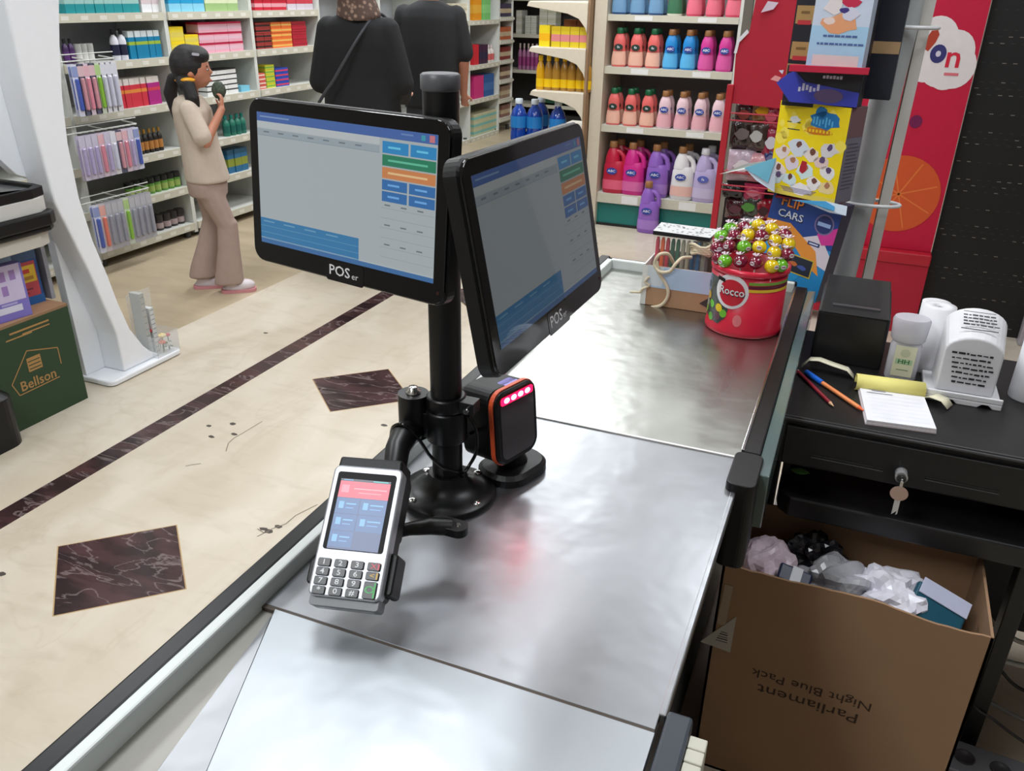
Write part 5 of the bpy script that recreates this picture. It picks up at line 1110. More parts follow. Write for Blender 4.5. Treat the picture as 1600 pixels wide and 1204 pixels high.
# ------------------------------------------------------------------ red promotional rack and black slatted panel
RY_ = 4.5; RR = C(190, 26, 60, .5, spec=.3); RR2 = C(172, 32, 52, .55, spec=.3)
t = thing('sweet_rack', 'tall red promotional rack with stickers, header board and wire baskets', 'display rack', (-.1, RY_, 0))
def rp(b, n, bev=0, lab=None): o = b.build(n, t, bev); o.location = (.1, -RY_, 0); return tag(o, lab)
hb = [(-.655, 1.065), (-.10, 1.065), (-.10, 1.95), (-.52, 1.95), (-.62, 1.55), (-.625, 1.45), (-.652, 1.38)]
hb = [(-.640, 1.065), (-.10, 1.04), (-.10, 1.95), (-.56, 1.95), (-.60, 1.40), (-.642, 1.365), (-.652, 1.30)]
rp(MB().prism(hb, -.02, .0, RR2, FR((0, RY_-.02, 0), (1, 0, 0), (0, 0, 1))), 'header_board')
rp(MB().prism([(-.66, 1.30), (-.652, 1.36), (-.61, 1.41), (-.60, 1.395), (-.640, 1.35), (-.646, 1.30)], 0, .004, C(220, 220, 226, .4), FR((0, RY_-.03, 0), (1, 0, 0), (0, 0, 1))), 'white_edge_sticker')
rp(MB().box(-.672, -.640, RY_-.04, RY_-.01, .02, 1.155, C(176, 24, 44, .4)), 'post', .003)
rp(MB().box(-.05, .415, RY_, RY_+.06, .42, 2.0, RR), 'printed_panel')
b = MB(); b.box(-.05, .418, RY_-.05, RY_+.05, .0, .36, RR2); rp(b, 'base_front', .002)
b = MB(); b.box(-.05, .420, RY_-.06, RY_+.05, .36, .418, C(176, 26, 46, .35)); rp(b, 'base_ledge', .006)
rp(MB().box(-.64, -.05, RY_+.16, RY_+.18, .1, 1.06, C(24, 22, 24, .6)), 'back_panel')
rp(MB().box(-.64, -.05, RY_-.03, RY_+.16, .05, .09, RR2), 'bottom_shelf')
for z in (1.02, .985, .66, .635, .40, .375):
    b = MB(); b.tube([(-.645, RY_-.03, z), (-.10, RY_-.03, z)], .004, C(176, 40, 60, .35), 8); rp(b, 'basket_wire')
for z in (.94, .60, .34): rp(MB().box(-.64, -.06, RY_-.02, RY_+.15, z-.22, z-.214, C(150, 30, 46, .4)), 'basket_floor')
ST = FR((0, RY_-.0008, 0), (1, 0, 0), (0, 0, 1)); ST0 = FR((0, RY_-.0410, 0), (1, 0, 0), (0, 0, 1))
def cl(u, n=14, k=.02, s=1):
    P = []
    for cx, cz, r, a0, a1 in u:
        for i in range(n): a = math.radians(a0+(a1-a0)*i/(n-1)); P.append((cx+r*math.cos(a), cz+r*math.sin(a)))
    return P
b = MB(); Yp = RY_-.001
def pp(L, Yq=None): return [((v := PX(x, y, Y=Yq or Yp)).x, v.z) for x, y in L]
[b.prism([(pp([(cx, cy)])[0][0]+rad*.0036*math.cos(i*PI/12), pp([(cx, cy)])[0][1]+rad*.0040*math.sin(i*PI/12)) for i in range(24)], 0, .0003+cy*.000004, C(224, 216, 218, .4), ST) for cx, cy, rad in ((1463, 62, 25), (1452, 84, 24), (1447, 100, 20), (1490, 82, 24), (1492, 104, 24), (1470, 102, 24), (1478, 112, 20))]
b.prism(pp([(1446, 62), (1456, 48), (1466, 47), (1468, 54), (1462, 66), (1450, 80), (1444, 76)]), .001, .002, C(170, 60, 40, .4), ST)
q = pp([(1466, 84)])[0]; b.prism([(q[0]+.034*math.cos(i*PI/9), q[1]+.040*math.sin(i*PI/9)) for i in range(18)], .001, .0022, C(50, 50, 110, .4), ST); b.prism([(q[0]+.011*math.cos(i*PI/6), q[1]+.013*math.sin(i*PI/6)) for i in range(12)], .001, .003, C(206, 200, 216, .4), ST)
q = pp([(1490, 90)])[0]; b.text('n', .135, C(206, 30, 60, .4), ST, q[0], q[1], .0024, 1.05, True); q = pp([(1486, 116)])[0]; b.rect(q[0]-.03, q[0]+.03, q[1]-.006, q[1]+.006, .0024, C(214, 110, 120, .4), ST)
rp(b, 'logo_sticker', 0, 'white cloud-shaped logo sticker')
b = MB(); q = pp([(1431, 190)])[0]; b.prism([(q[0]+.028*math.cos(i*PI/9), q[1]+.030*math.sin(i*PI/9)) for i in range(18)], 0, .001, C(110, 24, 76, .4), ST); rp(b, 'purple_dot')
b = MB(); L = [(1376, 350), (1380, 300), (1400, 275), (1425, 259), (1440, 257), (1450, 264), (1451, 282), (1442, 305), (1422, 328), (1400, 342)]
c0 = pp([(1404, 303)])[0]; b.prism([(c0[0]+.185*math.cos(i*PI/16), c0[1]+.185*math.sin(i*PI/16)) for i in range(32)], 0, .001, C(206, 84, 40, .4), ST)
for p in [(c0[0]+.17*math.cos(i*PI/4+.3), c0[1]+.17*math.sin(i*PI/4+.3)) for i in range(8)]: d2 = Vector((p[0]-c0[0], p[1]-c0[1])).normalized()*.003; b.prism([(c0[0]+d2.y, c0[1]-d2.x), (p[0]+d2.y, p[1]-d2.x), (p[0]-d2.y, p[1]+d2.x), (c0[0]-d2.y, c0[1]+d2.x)], .001, .0014, C(220, 120, 60, .4), ST)
rp(b, 'orange_sticker', 0, 'orange slice sticker')
b = MB(); b.prism(pp([(1402, 212), (1409, 205), (1411, 216), (1404, 228)]), 0, .001, C(60, 90, 40, .4), ST); rp(b, 'leaf_sticker')
b = MB(); b.prism([(-.555, 1.485), (-.50, 1.50), (-.48, 1.53), (-.53, 1.535)], -.0, .001, C(206, 190, 206, .4), ST0); rp(b, 'small_sticker')
bg = 'sweet bags in the red rack'; rr = random.Random(8)
def bag(lab, px, py, c1, c2, w, h, Y=RY_+.05):
    p = PX(px, py, Y=Y); t = thing('sweet_bag', lab, 'sweet bag', p, rr.uniform(-.25, .25), bg); b = MB(); n = 10
    vs = []; fs = []
    for i in range(n+1):
        for j in range(n+1):
            u = i/n-.5; v = j/n-.5; th = .028*math.sqrt(max(0, (1-(2*u)**4)*(1-(2*v)**4)))*(1+.25*math.sin(u*14+v*9+px)); vs.append((u*w, -th, v*h))
    m0 = len(vs)
    for i in range(n+1):
        for j in range(n+1): v = vs[i*(n+1)+j]; vs.append((v[0], -v[1]*.6+.0008, v[2]))
    for i in range(n):
        for j in range(n): a = i*(n+1)+j; fs += [(a, a+n+1, a+n+2, a+1), (m0+a+1, m0+a+n+2, m0+a+n+1, m0+a)]
    b.add(vs, fs, M('bag_%d_%d_%d' % c1, c1, .22, var=.3, vscale=40, coat=.5), None, True); b.build('bag_body', t)
    b = MB(); X = FR((0, -.034, .0), (1, 0, 0), (0, 0, 1)); b.prism([(w*.28*math.cos(i*PI/6)*(1+.2*math.sin(i*2.3)), h*.2*math.sin(i*PI/6)) for i in range(12)], -.004, .001, C(*c2, .3), X); b.build('bag_print', t)
for a in ((1165, 178, (50, 20, 26), (120, 50, 40), .11, .12, 'dark brown'), (1190, 172, (110, 70, 30), (190, 140, 20), .11, .12, 'brown and gold'), (1208, 182, (150, 30, 60), (190, 80, 100), .10, .12, 'crimson'),
          (1160, 208, (40, 26, 26), (110, 100, 100), .12, .15, 'black and grey'), (1185, 212, (60, 44, 40), (176, 176, 176), .11, .15, 'dark with silver'), (1207, 222, (150, 30, 60), (200, 196, 206), .10, .16, 'crimson and white'),
          (1158, 258, (200, 180, 196), (226, 220, 224), .14, .16, 'pale lilac'), (1186, 262, (206, 150, 160), (226, 180, 60), .12, .15, 'pink and yellow'), (1205, 246, (40, 50, 110), (110, 110, 150), .08, .09, 'dark blue'),
          (1146, 298, (24, 20, 24), (50, 46, 50), .12, .08, 'plain black'), (1178, 300, (166, 40, 80), (190, 110, 130), .11, .09, 'raspberry'), (1150, 325, (60, 20, 30), (86, 40, 50), .11, .11, 'dark maroon'), (1172, 322, (50, 50, 46), (70, 130, 50), .12, .12, 'black and green'), (1192, 328, (140, 24, 40), (60, 30, 36), .09, .12, 'dark red'), (1170, 350, (120, 116, 120), (170, 168, 172), .12, .10, 'silver grey')):
    bag('%s sweet bag in the %s basket of the red rack' % (a[6], 'top' if a[1] < 235 else 'middle' if a[1] < 300 else 'bottom'), a[0], a[1], *a[2:6])
# black perforated panel right of the red rack
t = thing('slotted_panel', 'black slotted shelf back panel right of the red rack', 'shelf panel', (.9, RY_+.06, 0)); x0, x1 = .425, .90
b = MB(); b.box(x0-.9, x1-.9, 0, .02, .02, 2.2, M('black_panel', (14, 14, 16), .5, var=.2)); o = b.build('panel', t)
b = MB(); SL = C(120, 112, 106, .5); SL2 = C(44, 42, 42, .5); X = FR((-.9, -.0006, 0), (1, 0, 0), (0, 0, 1)); rr = random.Random(3)
for r in range(70):
    z = .06+r*.0275
    if (r % 8) not in (0, 1, 2, 5): continue
    for k in range(11):
        x = x0+.012+k*.044+(.0 if r % 2 else .016)
        if x+.02 > x1: continue
        b.rect(x, x+.017, z, z+.0038, 0, SL if rr.random() < .35 else SL2, X)
o2 = b.build('slots', t)
t = thing('grey_column', 'pale grey metal column at the far right edge', 'column', (.93, RY_+.05, 0)); b = MB()
pcol = PX(1600, 408, Y=3.4); b.box(-.028, .50, -.04, .12, 0, 2.3, C(170, 164, 172, .5)); b.build('column_body', t, .004)

# ------------------------------------------------------------------ left side: white stand, green carton, second counter
WS = C(242, 245, 250, .3, var=.02)
t = thing('display_stand', 'tall white display stand with curved side panel on a flat base', 'display stand', (-2.9, 2.45, 0))
def wp(b, n, bev=0, lab=None): o = b.build(n, t, bev); o.location = (2.9, -2.45, 0); return tag(o, lab)
b = MB(); b.prism(rrect(.28, .42, .03, 5, -2.90, 2.505), .004, .026, WS, ch=.004); wp(b, 'base', .003)
curve = [(2.408, .026), (2.60, .026), (2.565, .05), (2.524, .085), (2.475, .20), (2.44, .33), (2.415, .462), (2.375, .62), (2.352, .793), (2.352, 1.0), (2.375, 1.172), (2.41, 1.35), (2.445, 1.498), (2.50, 1.75), (2.55, 2.1), (2.30, 2.1), (2.30, 1.2), (2.31, .5), (2.395, .2)]
curve = [(p[0], p[1]) for p in curve]
b = MB(); Q = [(y, z) for y, z in [(2.402, .026), (2.62, .026), (2.565, .06), (2.530, .10), (2.475, .20), (2.44, .33), (2.415, .462), (2.378, .62), (2.356, .793), (2.356, 1.0), (2.375, 1.172), (2.41, 1.35), (2.445, 1.498), (2.50, 1.75), (2.55, 2.1), (2.22, 2.1), (2.22, 1.2), (2.24, .8), (2.33, .5), (2.40, .2)]]
b.prism(Q, -2.915, -2.795, WS, FR((0, 0, 0), (0, 1, 0), (0, 0, 1))); wp(b, 'curved_side', .008, 'glossy white curved side body')
b = MB(); b.prism([(2.305, .026), (2.42, .026), (2.43, 2.1), (1.90, 2.1), (1.92, 1.25), (2.20, .9), (2.29, .86), (2.300, .35)], -2.955, -2.912, WS, FR((0, 0, 0), (0, 1, 0), (0, 0, 1))); wp(b, 'back_panel', .003)
t = thing('clear_box', 'clear acrylic box of artificial flowers and cards on the white stand base', 'acrylic box', (-2.83, 2.655, .0265))
AC = M('acrylic', (226, 230, 232), .08, alpha=.22, var=0); b = MB()
for bx in ((-.065, .065, -.085, -.083, 0, .10), (-.065, .065, .05, .052, 0, .10), (.063, .065, -.085, .052, 0, .10), (-.065, -.063, -.085, .052, 0, .28)): b.box(*bx, AC)
b.build('box_walls', t)
rr = random.Random(5); fl = 'flowers and cards in the clear box'
for i, (c, nm, x, y, z, r) in enumerate((((190, 40, 50), 'dark red', .0, -.052, .115, .017), ((226, 120, 90), 'orange', .03, -.015, .05, .016), ((230, 210, 150), 'cream', .02, .0, .075, .018), ((206, 50, 70), 'bright red', .025, .028, .07, .012), ((226, 206, 200), 'blush white', -.02, .02, .05, .018), ((214, 120, 110), 'coral pink', -.01, -.03, .035, .017), ((220, 220, 214), 'white', .03, .02, .03, .018))):
    o = thing('artificial_flower', '%s artificial flower in the clear box on the white stand' % nm, 'flower', (-2.83+x, 2.655+y, .0265+z), group=fl); b = MB(); m = C(*c, .6)
    for k in range(7): a = k*2*PI/7; b.ell((r*.6*math.cos(a), r*.6*math.sin(a), 0), (r*.5, r*.5, r*.4), m, None, 8, 5)
    b.ell((0, 0, r*.2), r*.5, m, None, 8, 5); b.build('petals', o)
    b = MB(); b.cyl((0, 0, 0), (0, 0, -z+.001), .002, C(70, 110, 60, .6), n=6); b.ell((r*.5, r*.5, -z*.45), (r*.6, r*.3, r*.15), C(90, 130, 70, .6), None, 8, 5); b.build('stem', o)
for i, (y, z, h, c, nm) in enumerate(((-.075, .0, .30, (176, 178, 174), 'tall grey'), (-.035, .0, .22, (206, 208, 208), 'pale'))):
    o = thing('card_pack', '%s card strip standing in the clear box on the white stand' % nm, 'card', (-2.84, 2.655+y, .027), group=fl); b = MB(); b.box(-.03, .03, -.012, .012, 0, h, C(*c, .4))
    for k in range(10): b.box(.03, .0306, -.010, .010, h*.1*k+.01, h*.1*k+.014, C(150, 152, 150, .5))
    b.build('card', o)
# green carton
GX = -2.78
t = thing('green_carton', 'green printed carton with brown top standing on the floor at the left', 'carton', (GX-.16, 2.02, 0), 0)
GR_ = C(36, 62, 36, .6, var=.12, vscale=20); b = MB(); b.box(-.16, .16, -.195, .165, 0, .4155, GR_); b.box(-.16, .16, -.195, .165, .4155, .417, C(166, 128, 98, .7)); b.box(-.158, .16001, -.195, .165, .405, .4156, C(140, 110, 80, .7)); b.build('carton_body', t, .002)
gf = FR((.1608, -.03, .21), (0, 1, 0), (0, 0, 1)); OC = C(170, 130, 76, .6); b = MB()
b.text('Bellson', .055, OC, gf, .0, -.045, 0, 1.0, True)
def line(b, p, q, w, m, X, z=0):
    p = Vector(p); q = Vector(q); d = (q-p).normalized(); s = Vector((-d.y, d.x))*w/2; b.add([(*(p+s), z), (*(p-s), z), (*(q-s), z), (*(q+s), z)], [(0, 1, 2, 3)], m, X)
for p, q in (((-.11, -.02), (-.02, .085)), ((-.02, .085), (.11, .05)), ((.11, .05), (.11, -.02)), ((-.09, -.072), (.09, -.068)), ((-.11, -.02), (-.09, -.072))): line(b, p, q, .004, OC, gf)
b.rect(-.03, .03, .0, .055, 0, OC, gf)
for k in range(3): b.rect(-.026, .026, .008+k*.015, .012+k*.015, .0004, GR_, gf)
b.rect(-.07, .10, .165, .172, 0, OC, gf); b.rect(-.02, .10, .150, .155, 0, OC, gf); b.rect(-.09, .02, .145, .15, 0, OC, gf); b.build('print', t)
# second checkout counter at the left edge
t = thing('second_checkout', 'edge of another checkout counter with black bumper and grey top at the left', 'checkout counter', (-2.95, 1.6, 0))
def s2(b, n, bev=0): o = b.build(n, t, bev); o.location = (2.95, -1.6, 0); return o
b = MB(); b.prism([(-3.5, .6), (-2.735, .6), (-2.735, 2.09), (-2.775, 2.15), (-3.5, 2.15)], .855, .872, C(150, 154, 158, .2, metal=.6)); s2(b, 'top_plate', .002)
b = MB(); b.prism([(-3.5, .6), (-2.722, .6), (-2.722, 2.10), (-2.745, 2.165), (-2.80, 2.175), (-3.5, 2.175), (-3.5, 2.15), (-2.775, 2.15), (-2.735, 2.09), (-2.735, .6)], .85, .885, BLK); s2(b, 'rim', .003)
b = MB(); b.prism([(-3.5, .6), (-2.722, .6), (-2.722, 2.12), (-2.75, 2.165), (-3.5, 2.165)], .796, .85, C(200, 200, 196, .4)); s2(b, 'white_band', .003)
b = MB(); b.prism([(-3.5, .6), (-2.705, .6), (-2.705, 2.14), (-2.735, 2.185), (-3.5, 2.185)], .745, .796, BLK); b.prism([(-3.5, .6), (-2.715, .6), (-2.715, 2.14), (-2.74, 2.175), (-3.5, 2.175)], .725, .745, BLK); s2(b, 'black_bumper', .008)
b = MB(); b.prism([(-3.5, .6), (-2.73, .6), (-2.73, 2.10), (-2.75, 2.15), (-3.5, 2.15)], .672, .725, C(190, 186, 176, .4)); s2(b, 'lower_band', .003)
b = MB(); b.box(-3.5, -3.12, .6, 2.1, .0, .672, C(120, 122, 130, .5)); s2(b, 'cabinet')
b = MB(); b.box(-3.12, -2.86, 2.188, 2.205, .42, .672, C(140, 142, 150, .5)); s2(b, 'end_panel')
MBt = MB().box(-2.90, -2.74, .70, 1.80, .0, .26, BLK); 
t = thing('bumper_block', 'black rubber block on the floor at the left edge before the green carton', 'bumper', (-2.80, 1.55, 0)); b = MB(); b.prism(rrect(.22, .52, .06, 6, 0, .02), 0, .22, RUB, ch=.03); b.build('block', t, .01)
# packs standing on the green carton
def labelbox(name, lab, cat, c, X, w, h, d, base, bands, grp=None):
    t = thing(name, lab, cat, mat=FR(c, X, (0, 0, 1)), group=grp); MB().box(-w/2, w/2, 0, h, -d, 0, C(*base, .4)).build('box', t, .001); b = MB()
    for u0, v0, u1, v1, cc in bands: b.rect((u0-.5)*w, (u1-.5)*w, (1-v1)*h, (1-v0)*h, .0006+.0002*len(b.f)/4, C(*cc, .4))
    b.build('print', t); return t
labelbox('detergent_box', 'blue detergent box with yellow and red print on the green carton', 'box', (-2.885, 2.075, .4175), (.12, .99, 0), .19, .235, .06, (30, 76, 140), [(.06, .28, .94, .86, (190, 70, 80)), (.1, .34, .92, .62, (226, 190, 50)), (.15, .40, .8, .47, (200, 60, 50)), (.2, .52, .86, .58, (180, 130, 40)), (.3, .72, .8, .75, (120, 40, 60)), (.28, .78, .7, .81, (120, 40, 60)), (0, .86, 1, 1, (36, 96, 160)), (.0, .0, 1, .25, (60, 90, 130)), (.05, .1, .5, .2, (120, 150, 190))])
labelbox('wipes_pack', 'violet and white pack in front of the blue detergent box', 'pack', (-2.80, 1.965, .4175), (.14, .99, 0), .15, .205, .04, (120, 110, 190), [(.06, .0, .94, .66, (196, 186, 216)), (.14, .1, .3, .28, (150, 120, 180)), (.4, .1, .55, .28, (150, 120, 180)), (.65, .1, .8, .28, (150, 120, 180)), (.14, .36, .3, .54, (150, 120, 180)), (.4, .36, .55, .54, (150, 120, 180)), (.2, .74, .8, .86, (206, 206, 226)), (.3, .68, .7, .72, (170, 160, 210))])
# ------------------------------------------------------------------ people
SK = M('skin', (186, 124, 98), .5, var=.05, vscale=12); SKW = M('skin_light', (206, 150, 124), .5, var=.05)
HAIR = M('dark_hair', (24, 20, 22), .45, var=.4, vscale=60, bump=.5, bscale=120, stretch=(4, 4, 1))
def hand(c, ang, s=1., fist=True):
    """palm with five separate curled fingers; c wrist, ang matrix (x along the fingers, z palm up)"""
    P = []; X = lambda *p: tuple((Matrix.Translation(c) @ ang) @ Vector(p))
    P.append(('e', (0, 0, 0), (.030*s, .027*s, .012*s), Matrix.Translation(c) @ ang @ T(.040*s, 0, 0)))
    P.append(('c', X(0, 0, 0), X(.03*s, 0, 0), .018*s, .016*s))
    for k, (y, L) in enumerate(((.020, .024), (.007, .028), (-.007, .026), (-.020, .020))):
        a = X(.062*s, y*s, 0); b = X((.062+L)*s, y*1.15*s, .010*s); d = X((.062+L*1.25)*s, y*1.1*s, .028*s)
        P += [('c', a, b, .0078*s, .0070*s), ('c', b, d, .0070*s, .0058*s)]
    P += [('c', X(.018*s, .022*s, .004*s), X(.042*s, .044*s, .014*s), .0092*s, .008*s), ('c', X(.042*s, .044*s, .014*s), X(.064*s, .040*s, .024*s), .008*s, .0066*s)]
    return P
# --- girl
go = PX(344, 452, Z=0)
g = thing('person', 'girl in cream t-shirt and beige flared trousers walking, pigtails with yellow ties', 'person', (go.x, go.y, 0), math.radians(38))
hx = .012
body = [('e', (hx, 0, 1.178), (.088, .076, .098)), ('e', (hx+.030, 0, 1.135), (.055, .052, .055)), ('e', (hx+.086, 0, 1.158), (.014, .011, .014)), ('e', (hx+.078, 0, 1.118), (.012, .020, .007)),
        ('e', (hx-.005, .076, 1.155), (.014, .007, .018)), ('e', (hx-.005, -.076, 1.155), (.014, .007, .018)),
        ('c', (hx-.015, 0, 1.12), (hx-.02, 0, 1.03), .034, .038), ('e', (-.01, 0, .90), (.080, .115, .13)), ('e', (.0, 0, .72), (.07, .095, .10)),
        ('c', (-.02, -.12, .995), (.045, -.165, .835), .034, .028), ('c', (.045, -.165, .835), (.135, -.075, .985), .026, .019),
        ('c', (-.02, .12, .995), (.05, .155, .84), .034, .028), ('c', (.05, .155, .84), (.125, .06, .96), .026, .019),
        ('c', (.02, -.05, .66), (.09, -.055, .36), .048, .036), ('c', (.09, -.055, .36), (.05, -.05, .075), .034, .026), ('c', (-.0, .05, .66), (.01, .055, .37), .048, .036), ('c', (.01, .055, .37), (-.10, .05, .085), .034, .026)]
body += hand((.135, -.075, .985), Matrix(((.15, .25, -.95, 0), (.35, .90, .28, 0), (.92, -.35, .06, 0), (0, 0, 0, 1))), .8)
body += hand((.125, .06, .96), Matrix(((.15, -.25, -.95, 0), (-.35, .90, -.28, 0), (.92, .35, .06, 0), (0, 0, 0, 1))), .8)
blend('body', body, SK, g, .0055, 2)
TEE = C(196, 180, 164, .8, bump=.15, bscale=60)
blend('t_shirt', [('s', [(-.015, 0, 1.045, .055, .07), (-.02, 0, 1.03, .075, .115), (-.015, 0, .98, .098, .142), (-.01, 0, .90, .100, .132), (.0, 0, .80, .100, .128), (.01, 0, .70, .108, .132), (.018, 0, .615, .116, .138)]),
        ('c', (-.02, -.118, .992), (.028, -.16, .865), .048, .052), ('c', (-.02, .118, .992), (.028, .16, .865), .048, .052)], TEE, g, .009, 3)
TRO = C(166, 144, 134, .8, bump=.15, bscale=50)
blend('trousers', [('s', [(.005, 0, .66, .098, .118), (.01, 0, .60, .105, .128), (.01, 0, .54, .10, .125)]),
        ('c', (.02, -.055, .57), (.090, -.058, .37), .072, .052), ('s', [(.090, -.058, .40, .054, .050), (.080, -.056, .25, .060, .052), (.066, -.054, .12, .074, .058), (.058, -.052, .052, .082, .062)]),
        ('c', (.0, .055, .57), (.01, .058, .37), .072, .052), ('s', [(.01, .058, .40, .054, .050), (-.035, .056, .25, .060, .052), (-.075, .054, .13, .070, .058), (-.085, .052, .065, .078, .062)])], TRO, g, .009, 3)
blend('hair', [('e', (hx-.014, 0, 1.192), (.092, .086, .100)), ('e', (hx+.022, 0, 1.235), (.072, .078, .052)), ('c', (hx-.05, -.03, 1.13), (hx-.04, -.07, 1.10), .035, .03), ('c', (hx-.05, .03, 1.13), (hx-.04, .07, 1.10), .035, .03),
        ('c', (hx-.02, -.085, 1.105), (hx-.01, -.10, 1.045), .034, .036), ('c', (hx-.01, -.10, 1.045), (hx+.01, -.10, .955), .036, .012),
        ('c', (hx-.10, .055, 1.12), (hx-.125, .065, 1.05), .032, .036), ('c', (hx-.125, .065, 1.05), (hx-.12, .06, .93), .036, .014)], HAIR, g, .006, 2)
YB2 = C(226, 160, 30, .4)
b = MB(); b.ell((hx-.018, -.088, 1.128), (.036, .022, .012), YB2); tag(b.build('hair_tie', g), 'yellow hair tie'); b = MB(); b.ell((hx-.088, .05, 1.118), (.026, .026, .014), YB2); b.build('hair_tie', g)
b = MB(); b.prism(rrect(.036, .014, .005, 3), 0, .004, C(96, 90, 100, .3), FR((hx+.034, -.074, 1.245), (.95, -.2, -.1), (0, .45, .9))); b.build('hair_clip', g)
for s in (-1, 1):
    b = MB(); b.ell((hx+.077, s*.030, 1.172), (.006, .011, .005), C(200, 190, 184, .4)); b.ell((hx+.081, s*.031, 1.172), (.004, .006, .005), C(30, 20, 18, .3)); b.ell((hx+.078, s*.031, 1.188), (.005, .014, .0025), C(40, 28, 26, .6)); b.build('eye', g)
b = MB(); b.ell((hx+.088, 0, 1.117), (.005, .018, .005), C(166, 84, 80, .5)); b.build('mouth', g)
for x, y in ((.085, -.054), (-.070, .054)):
    blend('shoe', [('e', (x-.01, y, .055), (.045, .034, .045)), ('e', (x+.05, y, .038), (.062, .036, .032)), ('e', (x+.02, y, .025), (.09, .036, .022))], C(214, 204, 208, .5), g, .006, 2)
    b = MB(); b.prism([(p[0]+x+.02, p[1]+y) for p in rrect(.19, .074, .034, 5)], .0005, .018, C(206, 140, 146, .5)); tag(b.build('sole', g), 'pink sole')
t = thing('handheld_toy', 'dark green round thing the girl holds up to her chin', 'toy', tuple(g.matrix_basis @ Vector((.150, -.02, 1.085)) if False else (Matrix.Translation(g.location) @ RZ(math.radians(38))) @ Vector((.130, -.012, 1.070))))
crumple('toy_body', 'x', 'x', (0, 0, 0), (.032, .036, .044), C(60, 70, 56, .7, var=.5, vscale=50), 31, .12)
o = bpy.data.objects['toy_body']; o.parent = t
for k in ('label', 'category', 'group'): del o[k]
# --- woman in black
wo = PX(562, 60, Y=4.25); g = thing('person', 'person in long black coat and patterned brown headscarf seen from behind', 'person', (wo.x-.005, 4.25, 0), math.radians(12))
body = [('e', (0, .0, 1.555), (.078, .092, .118)), ('e', (0, .09, 1.545), (.012, .016, .020)), ('c', (0, 0, 1.46), (0, -.01, 1.36), .052, .058), ('e', (0, 0, 1.15), (.15, .10, .25)), ('e', (0, 0, .88), (.16, .11, .18)),
        ('c', (.16, 0, 1.33), (.235, .0, 1.08), .045, .036), ('c', (.235, .0, 1.08), (.19, .19, .985), .034, .022), ('c', (-.16, 0, 1.33), (-.235, 0, 1.08), .045, .036), ('c', (-.235, 0, 1.08), (-.16, .19, 1.0), .034, .022),
        ('c', (.08, 0, .85), (.09, 0, .45), .085, .055), ('c', (.09, 0, .45), (.09, -.01, .07), .05, .035), ('c', (-.08, 0, .85), (-.09, 0, .45), .085, .055), ('c', (-.09, 0, .45), (-.09, -.01, .07), .05, .035)]
AF = Matrix(((-.2, .97, 0, 0), (.97, .2, 0, 0), (0, 0, 1, 0), (0, 0, 0, 1)))
body += hand((.19, .19, .985), AF, 1.)+hand((-.16, .19, 1.0), AF @ Matrix.Diagonal((1, -1, 1, 1)), 1.)
blend('body', body, SKW, g, .009, 2)
BC = C(19, 20, 22, .85, var=.15, vscale=8, bump=.25, bscale=14)
blend('coat', [('s', [(0, .0, 1.455, .07, .075), (0, -.01, 1.43, .10, .085), (0, -.012, 1.405, .16, .095), (0, -.012, 1.37, .205, .112), (0, -.01, 1.28, .225, .125), (0, 0, 1.10, .215, .13), (0, 0, .95, .225, .14), (0, 0, .75, .24, .16), (0, 0, .35, .27, .18), (0, 0, .06, .31, .21)]),
        ('c', (.165, -.005, 1.345), (.238, .0, 1.08), .078, .072), ('c', (.238, 0, 1.08), (.19, .17, .99), .066, .048), ('c', (-.165, -.005, 1.345), (-.238, 0, 1.08), .078, .072), ('c', (-.238, 0, 1.08), (-.165, .17, 1.0), .066, .048)], BC, g, .014, 4)
SCF = bpy.data.materials.new('patterned_scarf'); SCF.use_nodes = True; nt = SCF.node_tree; p = nt.nodes['Principled BSDF']; p.inputs['Roughness'].default_value = .9
tc = nt.nodes.new('ShaderNodeTexCoord'); vo = nt.nodes.new('ShaderNodeTexVoronoi'); vo.inputs['Scale'].default_value = 42; nt.links.new(tc.outputs['Object'], vo.inputs['Vector'])
r_ = nt.nodes.new('ShaderNodeValToRGB'); r_.color_ramp.elements[0].color = (*lin((150, 124, 108)), 1); r_.color_ramp.elements[1].color = (*lin((84, 66, 58)), 1); r_.color_ramp.elements[0].position = .25; r_.color_ramp.elements[1].position = .5
nt.links.new(vo.outputs['Distance'], r_.inputs[0]); nt.links.new(r_.outputs[0], p.inputs['Base Color'])
blend('headscarf', [('e', (0, -.018, 1.585), (.108, .112, .125)), ('e', (0, -.02, 1.50), (.10, .10, .09)), ('s', [(0, -.01, 1.52, .10, .10), (0.01, -.015, 1.46, .115, .105), (.015, -.02, 1.425, .125, .108), (.03, -.03, 1.40, .09, .105)])], SCF, g, .010, 3)
for s in (-1, 1): blend('shoe', [('e', (s*.09, .04, .045), (.045, .12, .04)), ('e', (s*.09, -.02, .06), (.04, .05, .05))], C(24, 22, 22, .5), g, .012, 2)
wm = Matrix.Translation((wo.x-.005, 4.25, 0)) @ RZ(math.radians(12))
t = thing('shoulder_bag', 'dark crossbody bag with grey strap across the back of the black coat', 'bag', mat=wm)
pts = [(.14, .07, 1.41), (.125, 0, 1.435), (.10, -.08, 1.405), (.05, -.142, 1.32), (-.03, -.162, 1.20), (-.10, -.162, 1.10), (-.17, -.148, 1.02), (-.25, -.09, .93), (-.30, .02, .86)]
o = strip('strap', None, None, spl(pts, 5), .022, C(52, 54, 60, .5), .004)
b = MB(); P = spl(pts, 5); b.tube(P, .009, C(58, 60, 66, .5), 6); bpy.data.objects.remove(o); b.build('strap', t)
MB().box(-.36, -.27, -.02, .2, .62, .86, C(30, 28, 30, .5)).build('bag_body', t, .02)
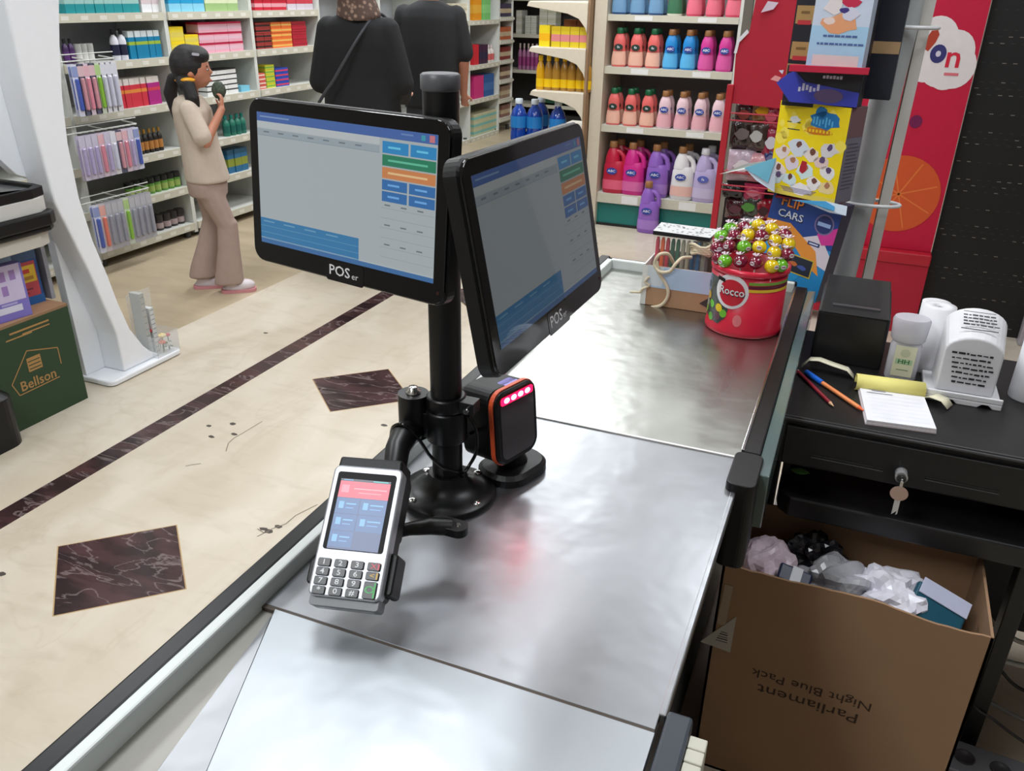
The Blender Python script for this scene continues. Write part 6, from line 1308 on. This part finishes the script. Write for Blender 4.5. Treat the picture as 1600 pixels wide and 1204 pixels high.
# --- man in black
mo = PX(673, 60, Y=5.05); g = thing('person', 'person in black t-shirt and dark grey trousers seen from behind', 'person', (mo.x, 5.05, 0), math.radians(14))
body = [('e', (0, .01, 1.66), (.078, .095, .12)), ('e', (0, .11, 1.65), (.012, .016, .022)), ('c', (0, 0, 1.57), (0, -.01, 1.44), .056, .062), ('e', (0, 0, 1.2), (.15, .10, .22)), ('e', (0, 0, .92), (.15, .10, .15)),
        ('e', (.08, 0, 1.65), (.008, .016, .03)), ('e', (-.08, 0, 1.65), (.008, .016, .03)),
        ('c', (.165, 0, 1.40), (.205, .02, 1.14), .048, .042), ('c', (.205, .02, 1.14), (.185, .12, .94), .040, .026), ('c', (-.165, 0, 1.40), (-.205, .02, 1.14), .048, .042), ('c', (-.205, .02, 1.14), (-.18, .12, .92), .040, .026),
        ('c', (.08, 0, .88), (.09, .01, .48), .085, .056), ('c', (.09, .01, .48), (.09, 0, .08), .052, .036), ('c', (-.08, 0, .88), (-.09, .01, .48), .085, .056), ('c', (-.09, .01, .48), (-.09, 0, .08), .052, .036)]
AD = Matrix(((0, 1, 0, 0), (.45, 0, .89, 0), (-.89, 0, .45, 0), (0, 0, 0, 1)))
body += hand((.185, .12, .94), AD, 1.08)+hand((-.18, .12, .92), AD @ Matrix.Diagonal((1, -1, 1, 1)), 1.08)
blend('body', body, SK, g, .009, 2)
blend('t_shirt', [('s', [(0, 0, 1.50, .07, .075), (0, -.005, 1.485, .10, .09), (0, -.008, 1.455, .165, .105), (0, -.008, 1.40, .198, .12), (0, -.005, 1.25, .190, .125), (0, 0, 1.05, .178, .12), (0, 0, .86, .185, .122)]),
        ('c', (.165, 0, 1.41), (.210, .015, 1.20), .068, .066), ('c', (-.165, 0, 1.41), (-.210, .015, 1.20), .068, .066)], C(28, 29, 31, .85, var=.12, vscale=8, bump=.2, bscale=16), g, .012, 4)
blend('trousers', [('s', [(0, 0, .92, .168, .11), (0, 0, .80, .178, .118), (0, 0, .74, .17, .115)]), ('c', (.085, 0, .80), (.095, .01, .46), .098, .072), ('c', (.095, .01, .46), (.09, 0, .07), .070, .060), ('c', (-.085, 0, .80), (-.095, .01, .46), .098, .072), ('c', (-.095, .01, .46), (-.09, 0, .07), .070, .060)], C(48, 50, 56, .8, bump=.2, bscale=20), g, .012, 3)
blend('hair', [('e', (0, -.015, 1.70), (.09, .098, .10)), ('e', (0, -.03, 1.64), (.082, .075, .085))], HAIR, g, .010, 2)
for s in (-1, 1): blend('shoe', [('e', (s*.09, .05, .045), (.048, .13, .04)), ('e', (s*.09, -.03, .06), (.042, .055, .05))], C(30, 28, 28, .5), g, .012, 2)
